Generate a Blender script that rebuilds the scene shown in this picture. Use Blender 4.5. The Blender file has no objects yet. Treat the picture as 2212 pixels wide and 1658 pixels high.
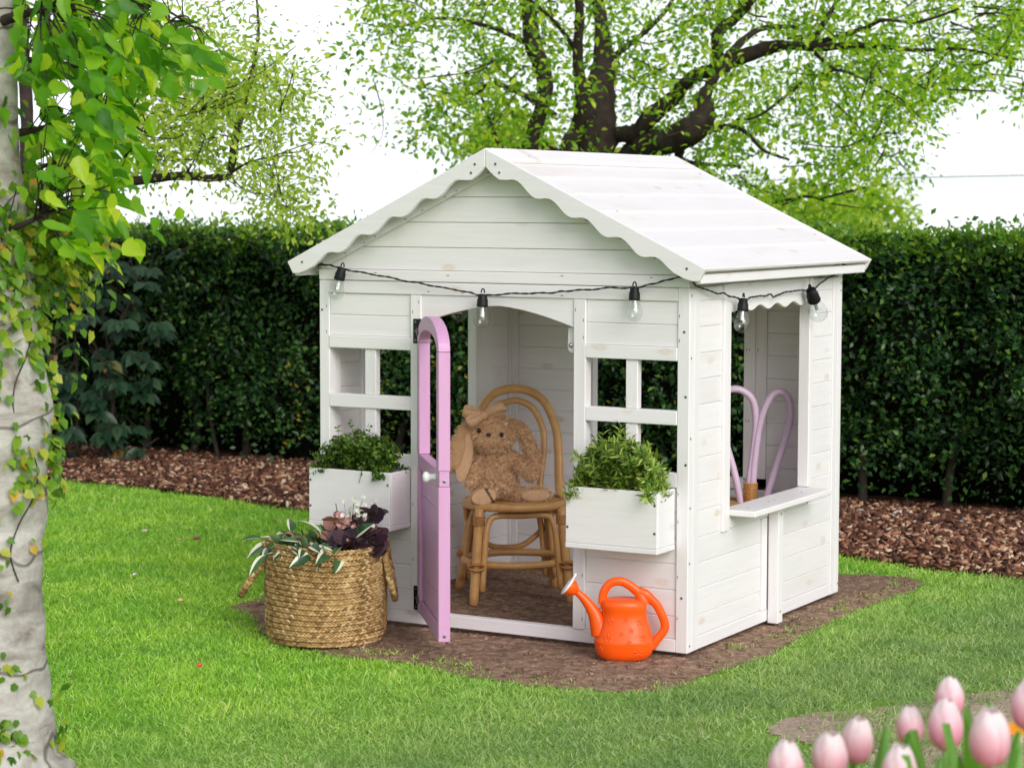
import bpy, bmesh, math, random
import numpy as np
from mathutils import Vector, Matrix

random.seed(7)
rng = np.random.default_rng(11)
scene = bpy.context.scene
col = scene.collection
rad = math.radians

# ------------------------------------------------------------------ camera
CAM = np.array([3.92336, -5.70341, 1.28492])
YAW, PITCH, ROLL, FPX = 0.515575, -0.0808435, 0.00205, 4773.4      # focal length in units of a 2211-wide frame
fwd = np.array([-math.sin(YAW)*math.cos(PITCH), math.cos(YAW)*math.cos(PITCH), math.sin(PITCH)])
r0 = np.array([math.cos(YAW), math.sin(YAW), 0.0]); u0 = np.cross(r0, fwd)
rgt = r0*math.cos(ROLL)+u0*math.sin(ROLL); upv = -r0*math.sin(ROLL)+u0*math.cos(ROLL)
cam_d = bpy.data.cameras.new('camera'); cam = bpy.data.objects.new('camera', cam_d); col.objects.link(cam)
cam.matrix_world = Matrix(((rgt[0], upv[0], -fwd[0], CAM[0]), (rgt[1], upv[1], -fwd[1], CAM[1]), (rgt[2], upv[2], -fwd[2], CAM[2]), (0, 0, 0, 1)))
cam_d.sensor_width = 36.0; cam_d.lens = 36.0*FPX/2211.0
cam_d.clip_start = 0.05; cam_d.clip_end = 600
cam_d.dof.use_dof = True; cam_d.dof.focus_distance = 6.45; cam_d.dof.aperture_fstop = 6.0
scene.camera = cam

# ------------------------------------------------------------------ sky and sun
SUN_AZ = rad(124)       # compass angle from +Y towards +X
SUN_EL = rad(31)
world = bpy.data.worlds.new('World'); scene.world = world; world.use_nodes = True
wn = world.node_tree; wn.nodes.clear()
wo = wn.nodes.new('ShaderNodeOutputWorld'); bg = wn.nodes.new('ShaderNodeBackground')
sky = wn.nodes.new('ShaderNodeTexSky'); sky.sky_type = 'NISHITA'; sky.sun_disc = False
sky.sun_elevation = SUN_EL; sky.sun_rotation = SUN_AZ
sky.air_density = 1.0; sky.dust_density = 1.0; sky.ozone_density = 1.0
hs = wn.nodes.new('ShaderNodeHueSaturation'); hs.inputs['Saturation'].default_value = 0.22   # thin white cloud
tcw = wn.nodes.new('ShaderNodeTexCoord'); sxw = wn.nodes.new('ShaderNodeSeparateXYZ'); cxw = wn.nodes.new('ShaderNodeCombineXYZ'); mxw = wn.nodes.new('ShaderNodeMath'); mxw.operation = 'MAXIMUM'; mxw.inputs[1].default_value = 0.16
wn.links.new(tcw.outputs['Generated'], sxw.inputs[0]); wn.links.new(sxw.outputs[0], cxw.inputs[0]); wn.links.new(sxw.outputs[1], cxw.inputs[1]); wn.links.new(sxw.outputs[2], mxw.inputs[0]); wn.links.new(mxw.outputs[0], cxw.inputs[2]); wn.links.new(cxw.outputs[0], sky.inputs[0])   # even white cloud down to the horizon
wn.links.new(sky.outputs[0], hs.inputs['Color']); wn.links.new(hs.outputs[0], bg.inputs['Color'])
bg.inputs['Strength'].default_value = 0.15
wn.links.new(bg.outputs[0], wo.inputs['Surface'])
sun_d = bpy.data.lights.new('sun', 'SUN'); sun = bpy.data.objects.new('sun', sun_d); col.objects.link(sun)
sun_d.energy = 1.5; sun_d.angle = rad(36); sun_d.color = (1.0, 0.97, 0.94)
sdir = Vector((math.sin(SUN_AZ)*math.cos(SUN_EL), math.cos(SUN_AZ)*math.cos(SUN_EL), math.sin(SUN_EL)))
sun.rotation_euler = sdir.to_track_quat('Z', 'Y').to_euler()
sun.location = (6, -2, 8)
vs = scene.view_settings; vs.view_transform = 'Standard'; vs.look = 'None'; vs.gamma = 1.0; vs.exposure = 0.47
try: vs.use_curve_mapping = False
except Exception: pass
scene.render.engine = 'CYCLES'
scene.cycles.max_bounces = 10; scene.cycles.transparent_max_bounces = 24

# ------------------------------------------------------------------ helpers
WPOS = {}
def spot(u, v, depth):
    """world point seen at (u, v) of a 2211x1658 frame, depth metres ahead"""
    return CAM + (fwd + rgt*(u-1105.5)/FPX - upv*(v-829.0)/FPX)*depth
def ground_at(u, v, z=-0.015):
    d = fwd + rgt*(u-1105.5)/FPX - upv*(v-829.0)/FPX
    return CAM + d*((z-CAM[2])/d[2])
def nrm(a):
    a = np.asarray(a, float); return a/np.maximum(np.linalg.norm(a, axis=-1, keepdims=True), 1e-9)

def link(o, parent=None, wpos=(0, 0, 0)):
    col.objects.link(o); w = np.array(wpos, float); WPOS[o.name] = w
    if parent is not None:
        o.parent = parent; o.location = w - WPOS[parent.name]
    else: o.location = w
    return o
def tag(o, label=None, cat=None, group=None, kind=None):
    if label: o['label'] = label
    if cat: o['category'] = cat
    if group: o['group'] = group
    if kind: o['kind'] = kind
    return o
def thing(name, label, cat, loc, group=None):
    o = bpy.data.objects.new(name, None); o.empty_display_size = 0.05
    link(o, None, loc); return tag(o, label, cat, group)
def mesh_arrays(name, V, F, smooth=False):
    V = np.asarray(V, np.float32); F = np.asarray(F, np.int32); k = F.shape[1]
    me = bpy.data.meshes.new(name)
    me.vertices.add(len(V)); me.vertices.foreach_set('co', V.ravel())
    me.loops.add(F.size); me.loops.foreach_set('vertex_index', F.ravel())
    me.polygons.add(len(F)); me.polygons.foreach_set('loop_start', np.arange(0, F.size, k, dtype=np.int32))
    me.polygons.foreach_set('loop_total', np.full(len(F), k, np.int32))
    if smooth: me.polygons.foreach_set('use_smooth', np.ones(len(F), bool))
    me.update(calc_edges=True); me.validate(); return me
def obj(name, V, F, mat, parent=None, smooth=False, origin=None, mesh=None):
    """one mesh object from world-space vertices"""
    if origin is None: origin = WPOS[parent.name] if parent is not None else (0, 0, 0)
    origin = np.array(origin, float)
    if mesh is None:
        V = np.asarray(V, float)-origin
        if isinstance(F, np.ndarray): me = mesh_arrays(name, V, F, smooth)
        else:
            me = bpy.data.meshes.new(name); me.from_pydata([tuple(p) for p in V], [], [tuple(f) for f in F])
            if smooth: me.polygons.foreach_set('use_smooth', [True]*len(me.polygons))
            me.update()
        me.materials.append(mat)
    else: me = mesh
    return link(bpy.data.objects.new(name, me), parent, origin)
def joinVF(parts):
    Vs, Fs, n = [], [], 0
    for V, F in parts:
        Vs.append(np.asarray(V, float)); 
        if isinstance(F, np.ndarray): Fs.append(F+n)
        else: Fs.extend([tuple(i+n for i in f) for f in F])
        n += len(V)
    V = np.concatenate(Vs)
    if Fs and isinstance(Fs[0], np.ndarray): return V, np.concatenate(Fs)
    return V, Fs

BOXF = []
def _boxgeo(hx, hy, hz, b):
    b = min(b, hx*.49, hy*.49, hz*.49)
    V, idx = [], {}
    for sx in (-1, 1):
        for sy in (-1, 1):
            for sz in (-1, 1):
                for ax in range(3):
                    p = [sx*(hx-b), sy*(hy-b), sz*(hz-b)]
                    p[ax] = (sx*hx, sy*hy, sz*hz)[ax]
                    idx[(sx, sy, sz, ax)] = len(V); V.append(tuple(p))
    F = []
    def q(a, c, d, e):
        pts = [np.array(V[i]) for i in (a, c, d, e)]
        n = np.cross(pts[1]-pts[0], pts[2]-pts[0]); m = sum(pts)/4
        F.append((a, c, d, e) if n@m > 0 else (e, d, c, a))
    for s in (-1, 1):
        q(idx[(s, -1, -1, 0)], idx[(s, 1, -1, 0)], idx[(s, 1, 1, 0)], idx[(s, -1, 1, 0)])
        q(idx[(-1, s, -1, 1)], idx[(1, s, -1, 1)], idx[(1, s, 1, 1)], idx[(-1, s, 1, 1)])
        q(idx[(-1, -1, s, 2)], idx[(1, -1, s, 2)], idx[(1, 1, s, 2)], idx[(-1, 1, s, 2)])
    for s in (-1, 1):
        for t in (-1, 1):
            q(idx[(s, t, -1, 0)], idx[(s, t, 1, 0)], idx[(s, t, 1, 1)], idx[(s, t, -1, 1)])
            q(idx[(s, -1, t, 0)], idx[(s, 1, t, 0)], idx[(s, 1, t, 2)], idx[(s, -1, t, 2)])
            q(idx[(-1, s, t, 1)], idx[(1, s, t, 1)], idx[(1, s, t, 2)], idx[(-1, s, t, 2)])
    for sx in (-1, 1):
        for sy in (-1, 1):
            for sz in (-1, 1):
                f = [idx[(sx, sy, sz, a)] for a in range(3)]
                p = [np.array(V[i]) for i in f]
                if np.cross(p[1]-p[0], p[2]-p[0])@sum(p) < 0: f = f[::-1]
                F.append(tuple(f))
    return V, F
MCACHE = {}
def box(name, lo, hi, mat, parent, bevel=0.0018, tongue=None, R=None):
    """chamfered board between two corners; alike boards share their mesh. tongue=(axis, thickness axis) adds the hidden lip of a matchboard"""
    lo = np.array(lo, float); hi = np.array(hi, float); c = (lo+hi)/2; h = (hi-lo)/2
    key = (tuple(np.round(h, 4)), mat.name, bevel, tongue)
    me = MCACHE.get(key)
    if me is None:
        V, F = _boxgeo(*h, bevel)
        if tongue:
            ax, tx = tongue; h2 = h.copy(); h2[tx] *= .4; h2[ax] = .0022; h2[3-ax-tx] -= .001
            V2, F2 = _boxgeo(*h2, .0002); off = np.zeros(3); off[ax] = -h[ax]-.0012
            n = len(V); V = V+[tuple(np.array(p)+off) for p in V2]; F = F+[tuple(i+n for i in f) for f in F2]
        me = bpy.data.meshes.new(name); me.from_pydata(V, [], F); me.materials.append(mat); me.update(); MCACHE[key] = me
    o = obj(name, None, None, mat, parent, origin=c, mesh=me)
    if R is not None: o.rotation_euler = R
    return o
def prism(name, poly, axis, a0, a1, mat, parent, origin=None, smooth=False):
    """polygon extruded along a world axis; poly in the other two axes (cyclic order kept x,y,z without axis)"""
    n = len(poly); V = []
    for a in (a0, a1):
        for p in poly:
            q = list(p); q.insert(axis, a); V.append(q)
    F = [tuple(range(n)), tuple(range(2*n-1, n-1, -1))]
    for i in range(n):
        j = (i+1) % n; F.append((i, i+n, j+n, j))
    V = np.array(V, float); m = V.mean(0)
    bm = bmesh.new(); vs_ = [bm.verts.new(p-(m if origin is None else np.array(origin))) for p in V]
    for f in F:
        try: bm.faces.new([vs_[i] for i in f])
        except ValueError: pass
    bmesh.ops.recalc_face_normals(bm, faces=bm.faces[:])
    bmesh.ops.bevel(bm, geom=[e for e in bm.edges if len(e.link_faces) == 2 and e.calc_face_angle(0) > 0.6], offset=0.0015, segments=1, affect='EDGES')
    me = bpy.data.meshes.new(name); bm.to_mesh(me); bm.free(); me.materials.append(mat)
    return obj(name, None, None, mat, parent, origin=m if origin is None else origin, mesh=me)

def catmull(P, n=6, closed=False):
    P = np.asarray(P, float); m = len(P); out = []
    segs = m if closed else m-1
    for i in range(segs):
        if closed: p0, p1, p2, p3 = P[(i-1) % m], P[i], P[(i+1) % m], P[(i+2) % m]
        else: p0, p1, p2, p3 = P[max(i-1, 0)], P[i], P[i+1], P[min(i+2, m-1)]
        for t in np.arange(n)/n:
            out.append(.5*((2*p1)+(-p0+p2)*t+(2*p0-5*p1+4*p2-p3)*t*t+(-p0+3*p1-3*p2+p3)*t**3))
    if not closed: out.append(P[-1])
    return np.array(out)
def tube(P, r, sides=8, closed=False, flat=1.0, up=None, jitter=0.0):
    """swept tube with rounded caps; flat squashes the section along the frame's second axis"""
    P = np.asarray(P, float); n = len(P); r = np.broadcast_to(np.asarray(r, float), (n,))
    T = np.gradient(P, axis=0)
    if closed: T = np.roll(P, -1, 0)-np.roll(P, 1, 0)
    T = nrm(T)
    a = np.array(up if up is not None else ((0, 0, 1) if abs(T[0][2]) < .9 else (1, 0, 0)), float)
    A = np.zeros((n, 3)); x = nrm(a-T[0]*(a@T[0])); A[0] = x
    for i in range(1, n):
        if up is not None: x = np.array(up, float)
        x = x-T[i]*(x@T[i]); x = nrm(x); A[i] = x
    B = np.cross(T, A); th = np.arange(sides)*2*math.pi/sides
    rr = r[:, None]*(1+jitter*rng.standard_normal((n, sides))) if jitter else np.repeat(r[:, None], sides, 1)
    V = P[:, None]+A[:, None]*(np.cos(th)[None, :, None]*rr[..., None])+B[:, None]*(np.sin(th)[None, :, None]*rr[..., None]*flat)
    V = V.reshape(-1, 3); F = []
    m = n if closed else n-1
    i = np.arange(m)[:, None]; j = np.arange(sides)[None]
    i2 = (i+1) % n; j2 = (j+1) % sides
    F = np.stack([i*sides+j, i*sides+j2, i2*sides+j2, i2*sides+j], -1).reshape(-1, 4)
    if not closed:
        V = np.concatenate([V, P[:1]-T[:1]*r[0]*.35, P[-1:]+T[-1:]*r[-1]*.35]); k = n*sides
        j = np.arange(sides); j2 = (j+1) % sides
        F = np.concatenate([F, np.stack([j2, j, np.full(sides, k), np.full(sides, k)], -1), np.stack([j+(n-1)*sides, j2+(n-1)*sides, np.full(sides, k+1), np.full(sides, k+1)], -1)])
    return V, F
def fix_degenerate(F):
    return [tuple(dict.fromkeys(f)) for f in F.tolist()]
def tube_obj(name, P, r, mat, parent, sides=8, smooth=True, **k):
    V, F = tube(P, r, sides, **k); return obj(name, V, fix_degenerate(F), mat, parent, smooth)
def lathe(profile, center, axis=(0, 0, 1), sides=20, sx=1.0, sy=1.0, xdir=None):
    """profile [(radius, height)] spun about axis through center"""
    ax = nrm(axis); a = np.array(xdir if xdir is not None else ((1, 0, 0) if abs(ax[0]) < .9 else (0, 1, 0)), float)
    a = nrm(a-ax*(a@ax)); b = np.cross(ax, a); th = np.arange(sides)*2*math.pi/sides
    ring = np.cos(th)[:, None]*a*sx+np.sin(th)[:, None]*b*sy
    V = np.concatenate([np.array(center)+ring*r+ax*h for r, h in profile]); n = len(profile)
    i = np.arange(n-1)[:, None]; j = np.arange(sides)[None]; j2 = (j+1) % sides
    F = np.stack([i*sides+j, i*sides+j2, (i+1)*sides+j2, (i+1)*sides+j], -1).reshape(-1, 4)
    F = F.tolist()
    F.append(list(range(sides))[::-1]); F.append([(n-1)*sides+q for q in range(sides)])
    return V, F
def ellipsoid(c, r, R=None, seg=14, rings=9):
    ph = np.linspace(0, math.pi, rings+1)[1:-1]; th = np.arange(seg)*2*math.pi/seg
    V = [(math.sin(p)*math.cos(t), math.sin(p)*math.sin(t), math.cos(p)) for p in ph for t in th]
    V = np.array([(0, 0, 1)]+V+[(0, 0, -1)])*np.array(r)
    if R is not None: V = V@np.array(R).T
    V = V+np.array(c); F = []
    n = len(ph)
    for j in range(seg):
        F.append((0, 1+j, 1+(j+1) % seg)); F.append((len(V)-1, 1+(n-1)*seg+(j+1) % seg, 1+(n-1)*seg+j))
    for i in range(n-1):
        for j in range(seg):
            F.append((1+i*seg+j, 1+(i+1)*seg+j, 1+(i+1)*seg+(j+1) % seg, 1+i*seg+(j+1) % seg))
    return V, F

# leaf templates: x width, y length, z normal
def fan(pts, z=0.0):
    V = [(0, .0, 0)]+[(x, y, z*abs(x)) for x, y in pts]
    return np.array(V, float), np.array([(0, i, i+1) for i in range(1, len(pts))])
T_OVATE = (np.array([(0, 0, 0), (.24, .3, .07), (.22, .62, .05), (0, 1, -.12), (-.22, .62, .05), (-.24, .3, .07), (0, .45, -.01)], float),
           np.array([(6, 0, 1), (6, 1, 2), (6, 2, 3), (6, 3, 4), (6, 4, 5), (6, 5, 0)]))
T_RHOMB = (np.array([(0, 0, 0), (.3, .45, .08), (0, 1, -.05), (-.3, .45, .08)], float), np.array([(0, 1, 2), (0, 2, 3)]))
T_ROUND = (np.array([(0, .5, -.06)]+[(math.sin(a)*.48, .5-math.cos(a)*.5, .03) for a in np.arange(9)*2*math.pi/9], float), np.array([(0, 1+i, 1+(i+1) % 9) for i in range(9)]))
T_NARROW = (np.array([(0, 0, 0), (.10, .35, .05), (-.10, .35, .05), (.085, .7, -.02), (-.085, .7, -.02), (0, 1, -.2)], float),
            np.array([(0, 1, 2), (1, 3, 4), (1, 4, 2), (3, 5, 4)]))
T_IVY = (np.array([(0, .38, -.04), (0, .02, 0), (.26, -.06, .06), (.36, .14, .05), (.46, .36, .08), (.33, .60, .03), (0, 1.0, -.10), (-.30, .62, .03), (-.46, .38, .06), (-.36, .12, .03), (-.26, -.06, .05)], float),
         np.array([(0, 1+i, 1+(i+1) % 10) for i in range(10)]))
T_BROAD = (np.array([(0, .42, -.05), (0, 0, 0), (.20, .10, .06), (.33, .30, .10), (.28, .50, .05), (.24, .66, .07), (.09, .88, -.04), (0, 1.06, -.16), (-.12, .84, -.02), (-.27, .62, .05), (-.25, .46, .09), (-.34, .26, .06), (-.18, .08, .04)], float), np.array([(0, 1+i, 1+(i+1) % 12) for i in range(12)]))
def frames(d, up):
    y = nrm(d); x = nrm(np.cross(y, up)); z = np.cross(x, y); return np.stack([x, y, z], -1)
def scatter(tpl, pos, R, s):
    V, F = tpl; s = np.asarray(s, float)
    if s.ndim == 1: s = s[:, None, None]
    else: s = s[:, None, :]
    W_ = np.einsum('nij,nkj->nki', R, V[None]*s)+np.asarray(pos)[:, None]
    n, k = len(pos), len(V)
    return W_.reshape(-1, 3), (F[None]+(np.arange(n)*k)[:, None, None]).reshape(-1, F.shape[1])
def rdir(n): return nrm(rng.standard_normal((n, 3)))

# ------------------------------------------------------------------ materials
def newmat(name):
    m = bpy.data.materials.new(name); m.use_nodes = True; nt = m.node_tree
    p = nt.nodes['Principled BSDF']; return m, nt, p
def N(nt, typ, **kw):
    n = nt.nodes.new(typ)
    for k, v in kw.items(): setattr(n, k, v)
    return n
def ramp(nt, fac, stops, interp='LINEAR'):
    r = N(nt, 'ShaderNodeValToRGB'); e = r.color_ramp; e.interpolation = interp
    while len(e.elements) > 1: e.elements.remove(e.elements[-1])
    for i, (p, c) in enumerate(stops):
        el = e.elements[0] if i == 0 else e.elements.new(p)
        el.position = p; el.color = (*c, 1) if len(c) == 3 else c
    nt.links.new(fac, r.inputs[0]); return r.outputs[0]
def mixc(nt, fac, a, b, mode='MIX'):
    m = N(nt, 'ShaderNodeMix', data_type='RGBA', blend_type=mode)
    for sock, v in ((m.inputs['Factor'], fac), (m.inputs[6], a), (m.inputs[7], b)):
        if hasattr(v, 'links') or hasattr(v, 'is_output'): nt.links.new(v, sock)
        elif isinstance(v, (int, float)): sock.default_value = v
        else: sock.default_value = (*v, 1)
    return m.outputs[2]
def math_(nt, op, a, b=None, c=None):
    m = N(nt, 'ShaderNodeMath', operation=op)
    for i, v in enumerate((a, b, c)):
        if v is None: continue
        if hasattr(v, 'is_output'): nt.links.new(v, m.inputs[i])
        else: m.inputs[i].default_value = v
    return m.outputs[0]
def bump(nt, p, h, strength=.3, dist=.002):
    b = N(nt, 'ShaderNodeBump'); b.inputs['Strength'].default_value = strength; b.inputs['Distance'].default_value = dist
    nt.links.new(h, b.inputs['Height']); nt.links.new(b.outputs[0], p.inputs['Normal'])
def coords(nt, scale, rnd=True):
    tc = N(nt, 'ShaderNodeTexCoord'); mp = N(nt, 'ShaderNodeMapping'); mp.inputs['Scale'].default_value = scale
    nt.links.new(tc.outputs['Object'], mp.inputs['Vector'])
    if rnd:
        oi = N(nt, 'ShaderNodeObjectInfo'); mul = N(nt, 'ShaderNodeVectorMath', operation='SCALE'); mul.inputs[0].default_value = (37, 53, 71)
        nt.links.new(oi.outputs['Random'], mul.inputs['Scale']); nt.links.new(mul.outputs[0], mp.inputs['Location'])
    return mp.outputs[0]
def noise(nt, vec, scale, detail=3, rough=.5, dist=0.0):
    n = N(nt, 'ShaderNodeTexNoise'); n.inputs['Scale'].default_value = scale; n.inputs['Detail'].default_value = detail
    n.inputs['Roughness'].default_value = rough; n.inputs['Distortion'].default_value = dist
    nt.links.new(vec, n.inputs['Vector']); return n.outputs['Fac']
def rgb(h):
    return tuple(((v/255+.055)/1.055)**2.4 if v/255 > .04045 else v/255/12.92 for v in (int(h[i:i+2], 16) for i in (0, 2, 4)))

def wood(name, axis, base, tint, knot, rough=.5, knots=True, kstr=.68, flat=None):
    """painted softwood with faint grain and knots showing through; axis = grain direction"""
    m, nt, p = newmat(name)
    long, short = 1.0, 1.0
    sc = [1, 1, 1]; sc[axis] = .07
    v = coords(nt, tuple(s*60 for s in sc)); g = noise(nt, v, 1.2, 5, .6, .6)
    g2 = noise(nt, v, 5.0, 2, .6, .2)
    base2 = tuple(b*.945 for b in base)
    c = ramp(nt, g, [(.3, base2), (.62, base)])
    oi = N(nt, 'ShaderNodeObjectInfo')
    var = ramp(nt, oi.outputs['Random'], [(0, tuple(b*.93 for b in tint)), (.5, (1, 1, 1)), (1, (1.0, .985, .965))])
    c = mixc(nt, .6, c, var, 'MULTIPLY')
    if knots:
        sk = [9.5, 9.5, 9.5]; sk[axis] = 4.4
        
        vk = coords(nt, tuple(sk)); vo = N(nt, 'ShaderNodeTexVoronoi'); vo.inputs['Scale'].default_value = 1.0
        if flat is None: nt.links.new(vk, vo.inputs['Vector'])
        else:
            sp_ = N(nt, 'ShaderNodeSeparateXYZ'); cb_n = N(nt, 'ShaderNodeCombineXYZ'); nt.links.new(vk, sp_.inputs[0]); o2 = [i for i in range(3) if i != flat]
            nt.links.new(sp_.outputs[o2[0]], cb_n.inputs[0]); nt.links.new(sp_.outputs[o2[1]], cb_n.inputs[1]); vo.voronoi_dimensions = '2D'; nt.links.new(cb_n.outputs[0], vo.inputs['Vector'])
        sep = N(nt, 'ShaderNodeSeparateColor'); nt.links.new(vo.outputs['Color'], sep.inputs[0])
        d = math_(nt, 'ADD', vo.outputs['Distance'], math_(nt, 'MULTIPLY', g, .10))
        ring = ramp(nt, d, [(.07, (.65, .65, .65)), (.11, (1, 1, 1)), (.14, (.45, .45, .45)), (.19, (.0, .0, .0))])
        pres = math_(nt, 'GREATER_THAN', sep.outputs[0], .55)
        stre = math_(nt, 'MULTIPLY', math_(nt, 'MULTIPLY', ring, pres), math_(nt, 'MULTIPLY', math_(nt, 'POWER', sep.outputs[1], 1.4), kstr))
        c = mixc(nt, stre, c, knot)
        # long pale sap streaks
        s3 = [3, 3, 3]; s3[axis] = .8
        st = noise(nt, coords(nt, tuple(s3)), 2.2, 2)
        c = mixc(nt, math_(nt, 'MULTIPLY', ramp(nt, st, [(.58, (0, 0, 0)), (.75, (1, 1, 1))]), .34), c, tuple(.5*a+.5*b for a, b in zip(base, knot)))
    nt.links.new(c, p.inputs['Base Color']); p.inputs['Roughness'].default_value = rough
    nt.links.new(ramp(nt, g2, [(.2, (rough-.08,)*3), (.8, (rough+.12,)*3)]), p.inputs['Roughness'])
    bump(nt, p, math_(nt, 'ADD', g, math_(nt, 'MULTIPLY', g2, .5)), .28, .0016)
    return m
WHITE = (.80, .770, .778)
KNOT = (.56, .42, .27)
wx, wy, wz = (wood('white_wood_'+'xyz'[i], i, WHITE, (1, 1, 1), KNOT, flat=(1, 0, 1)[i]) for i in range(3))
wroof = wood('white_wood_roof', 1, WHITE, (1, 1, 1), KNOT, flat=2)
PINK = rgb('CD99C2')
pinkz = wood('pink_wood_z', 2, PINK, (1, .97, 1), rgb('9C4A78'), .42, True, .5)
pinkx = wood('pink_wood_x', 0, PINK, (1, .97, 1), rgb('9C4A78'), .42, True, .5)
def plain(name, c, rough=.5, metal=0.0, var=.08, scale=40, bmp=0.0, spec=.5, coat=0.0, sss=0.0):
    m, nt, p = newmat(name); v = coords(nt, (scale,)*3, True); g = noise(nt, v, 1, 4, .55)
    nt.links.new(ramp(nt, g, [(.3, tuple(x*(1-var) for x in c)), (.7, tuple(min(1, x*(1+var)) for x in c))]), p.inputs['Base Color'])
    nt.links.new(ramp(nt, g, [(.3, (max(.02, rough-.06),)*3), (.7, (min(1, rough+.06),)*3)]), p.inputs['Roughness'])
    p.inputs['Metallic'].default_value = metal; p.inputs['Specular IOR Level'].default_value = spec
    p.inputs['Coat Weight'].default_value = coat
    if sss: p.inputs['Subsurface Weight'].default_value = sss; p.inputs['Subsurface Radius'].default_value = (.01, .005, .003)
    if bmp: bump(nt, p, g, bmp, .003)
    return m
screw_m = plain('zinc_screw', (.32, .33, .35), .35, .9)
slot_m = plain('screw_slot', (.02, .02, .02), .7)
black_metal = plain('black_metal', (.008, .008, .009), .42, .2)
black_plastic = plain('black_plastic', (.006, .006, .007), .5, 0, .15, 120, .05, .25)
steel = plain('steel_ball_catch', (.55, .53, .48), .25, 1.0)
orange_m = plain('orange_plastic', (.90, .095, .003), .34, 0, .03, 14, .0, .35, .06)
white_plastic = plain('white_plastic', (.82, .82, .80), .35, 0, .03)
lavender_m = plain('lavender_paint', rgb('D0B6CC'), .38, 0, .06, 25, .06)
ceramic = plain('white_knob', (.86, .86, .84), .2, 0, .02)
cord_m = plain('black_cord', (.008, .008, .008), .5)
def leafmat(name, stops, trans=.35, rough=.45, tcol=1.6, spec=.4):
    """leaf with a colour of its own per leaf, thin enough for light to come through"""
    m, nt, p = newmat(name); ge = N(nt, 'ShaderNodeNewGeometry'); 
    c = ramp(nt, ge.outputs['Random Per Island'], stops)
    nt.links.new(c, p.inputs['Base Color']); p.inputs['Roughness'].default_value = rough; p.inputs['Specular IOR Level'].default_value = spec
    tr = N(nt, 'ShaderNodeBsdfTranslucent'); mx = N(nt, 'ShaderNodeMixShader'); mx.inputs[0].default_value = trans
    tc = mixc(nt, 1.0, c, (tcol, tcol*.95, tcol*.35), 'MULTIPLY'); nt.links.new(tc, tr.inputs['Color'])
    nt.links.new(p.outputs[0], mx.inputs[1]); nt.links.new(tr.outputs[0], mx.inputs[2])
    out = nt.nodes['Material Output']; nt.links.new(mx.outputs[0], out.inputs['Surface']); return m
def glassmat(name):
    m, nt, p = newmat(name)
    gl = N(nt, 'ShaderNodeBsdfGlossy'); gl.inputs['Roughness'].default_value = .03
    tr = N(nt, 'ShaderNodeBsdfTransparent'); tr.inputs[0].default_value = (.96, .97, .97, 1)
    fr = N(nt, 'ShaderNodeFresnel'); gg = N(nt, 'ShaderNodeNewGeometry'); nt.links.new(math_(nt, 'MULTIPLY_ADD', gg.outputs['Backfacing'], 1/1.7-1.7, 1.7), fr.inputs['IOR'])
    mx = N(nt, 'ShaderNodeMixShader'); nt.links.new(math_(nt, 'MULTIPLY_ADD', fr.outputs[0], .9, .03), mx.inputs[0]); nt.links.new(tr.outputs[0], mx.inputs[1]); nt.links.new(gl.outputs[0], mx.inputs[2])
    nt.links.new(mx.outputs[0], nt.nodes['Material Output'].inputs['Surface']); return m
glass = glassmat('clear_bulb_glass')
filament_m = plain('silver_light_guide', (.85, .85, .86), .15, .6)
# ================================================================== ground
GZ = -0.015
W, D = 1.271, 1.19
def groundmat(name, stops, scale, bmp, rough=.95):
    m, nt, p = newmat(name); v = coords(nt, (1, 1, 1), False)
    g = noise(nt, v, scale, 8, .62, .3); g2 = noise(nt, v, scale*.12, 3, .5)
    c = ramp(nt, g, stops); c = mixc(nt, .5, c, ramp(nt, g2, [(.3, (.75, .75, .75)), (.7, (1.15, 1.12, 1.08))]), 'MULTIPLY')
    nt.links.new(c, p.inputs['Base Color']); p.inputs['Roughness'].default_value = rough; p.inputs['Specular IOR Level'].default_value = .15
    bump(nt, p, g, bmp, .012); return m
turf_m = groundmat('turf_ground', [(.25, (.10, .18, .025)), (.5, (.18, .34, .045)), (.75, (.26, .42, .075))], 34, .8)
soil_m = groundmat('bare_soil', [(.22, (.08, .048, .033)), (.45, (.22, .138, .096)), (.62, (.36, .245, .175)), (.8, (.54, .40, .30))], 42, 1.0)
path_m = groundmat('dry_path_soil', [(.25, (.27, .19, .145)), (.5, (.46, .35, .275)), (.8, (.62, .50, .41))], 46, .8)
bark_bed_m = groundmat('bark_bed', [(.25, (.035, .016, .012)), (.5, (.085, .038, .026)), (.8, (.17, .085, .06))], 50, 1.0)

def inpoly(x, y, poly):
    poly = np.asarray(poly); n = len(poly); r = np.zeros(x.shape, bool); j = n-1
    for i in range(n):
        xi, yi = poly[i]; xj, yj = poly[j]
        c = ((yi > y) != (yj > y)) & (x < (xj-xi)*(y-yi)/(yj-yi+1e-12)+xi); r ^= c; j = i
    return r
def polydist(x, y, poly):
    poly = np.asarray(poly, float); d = np.full(x.shape, 1e9)
    for i in range(len(poly)):
        a = poly[i]; b = poly[(i+1) % len(poly)]; ab = b-a
        t = np.clip(((x-a[0])*ab[0]+(y-a[1])*ab[1])/(ab@ab), 0, 1)
        d = np.minimum(d, np.hypot(x-a[0]-t*ab[0], y-a[1]-t*ab[1]))
    return np.where(inpoly(x, y, poly), -d, d)
def vnoise(x, y, s, seed=0):
    """cheap smooth noise from summed sines, about -1..1"""
    q = np.random.default_rng(seed); o = 0
    for k in range(7):
        a = q.uniform(0, 6.28); f = s*q.uniform(.6, 2.2); o = o+np.sin((x*math.cos(a)+y*math.sin(a))*f+q.uniform(0, 6.28))
    return o/3.2
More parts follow.
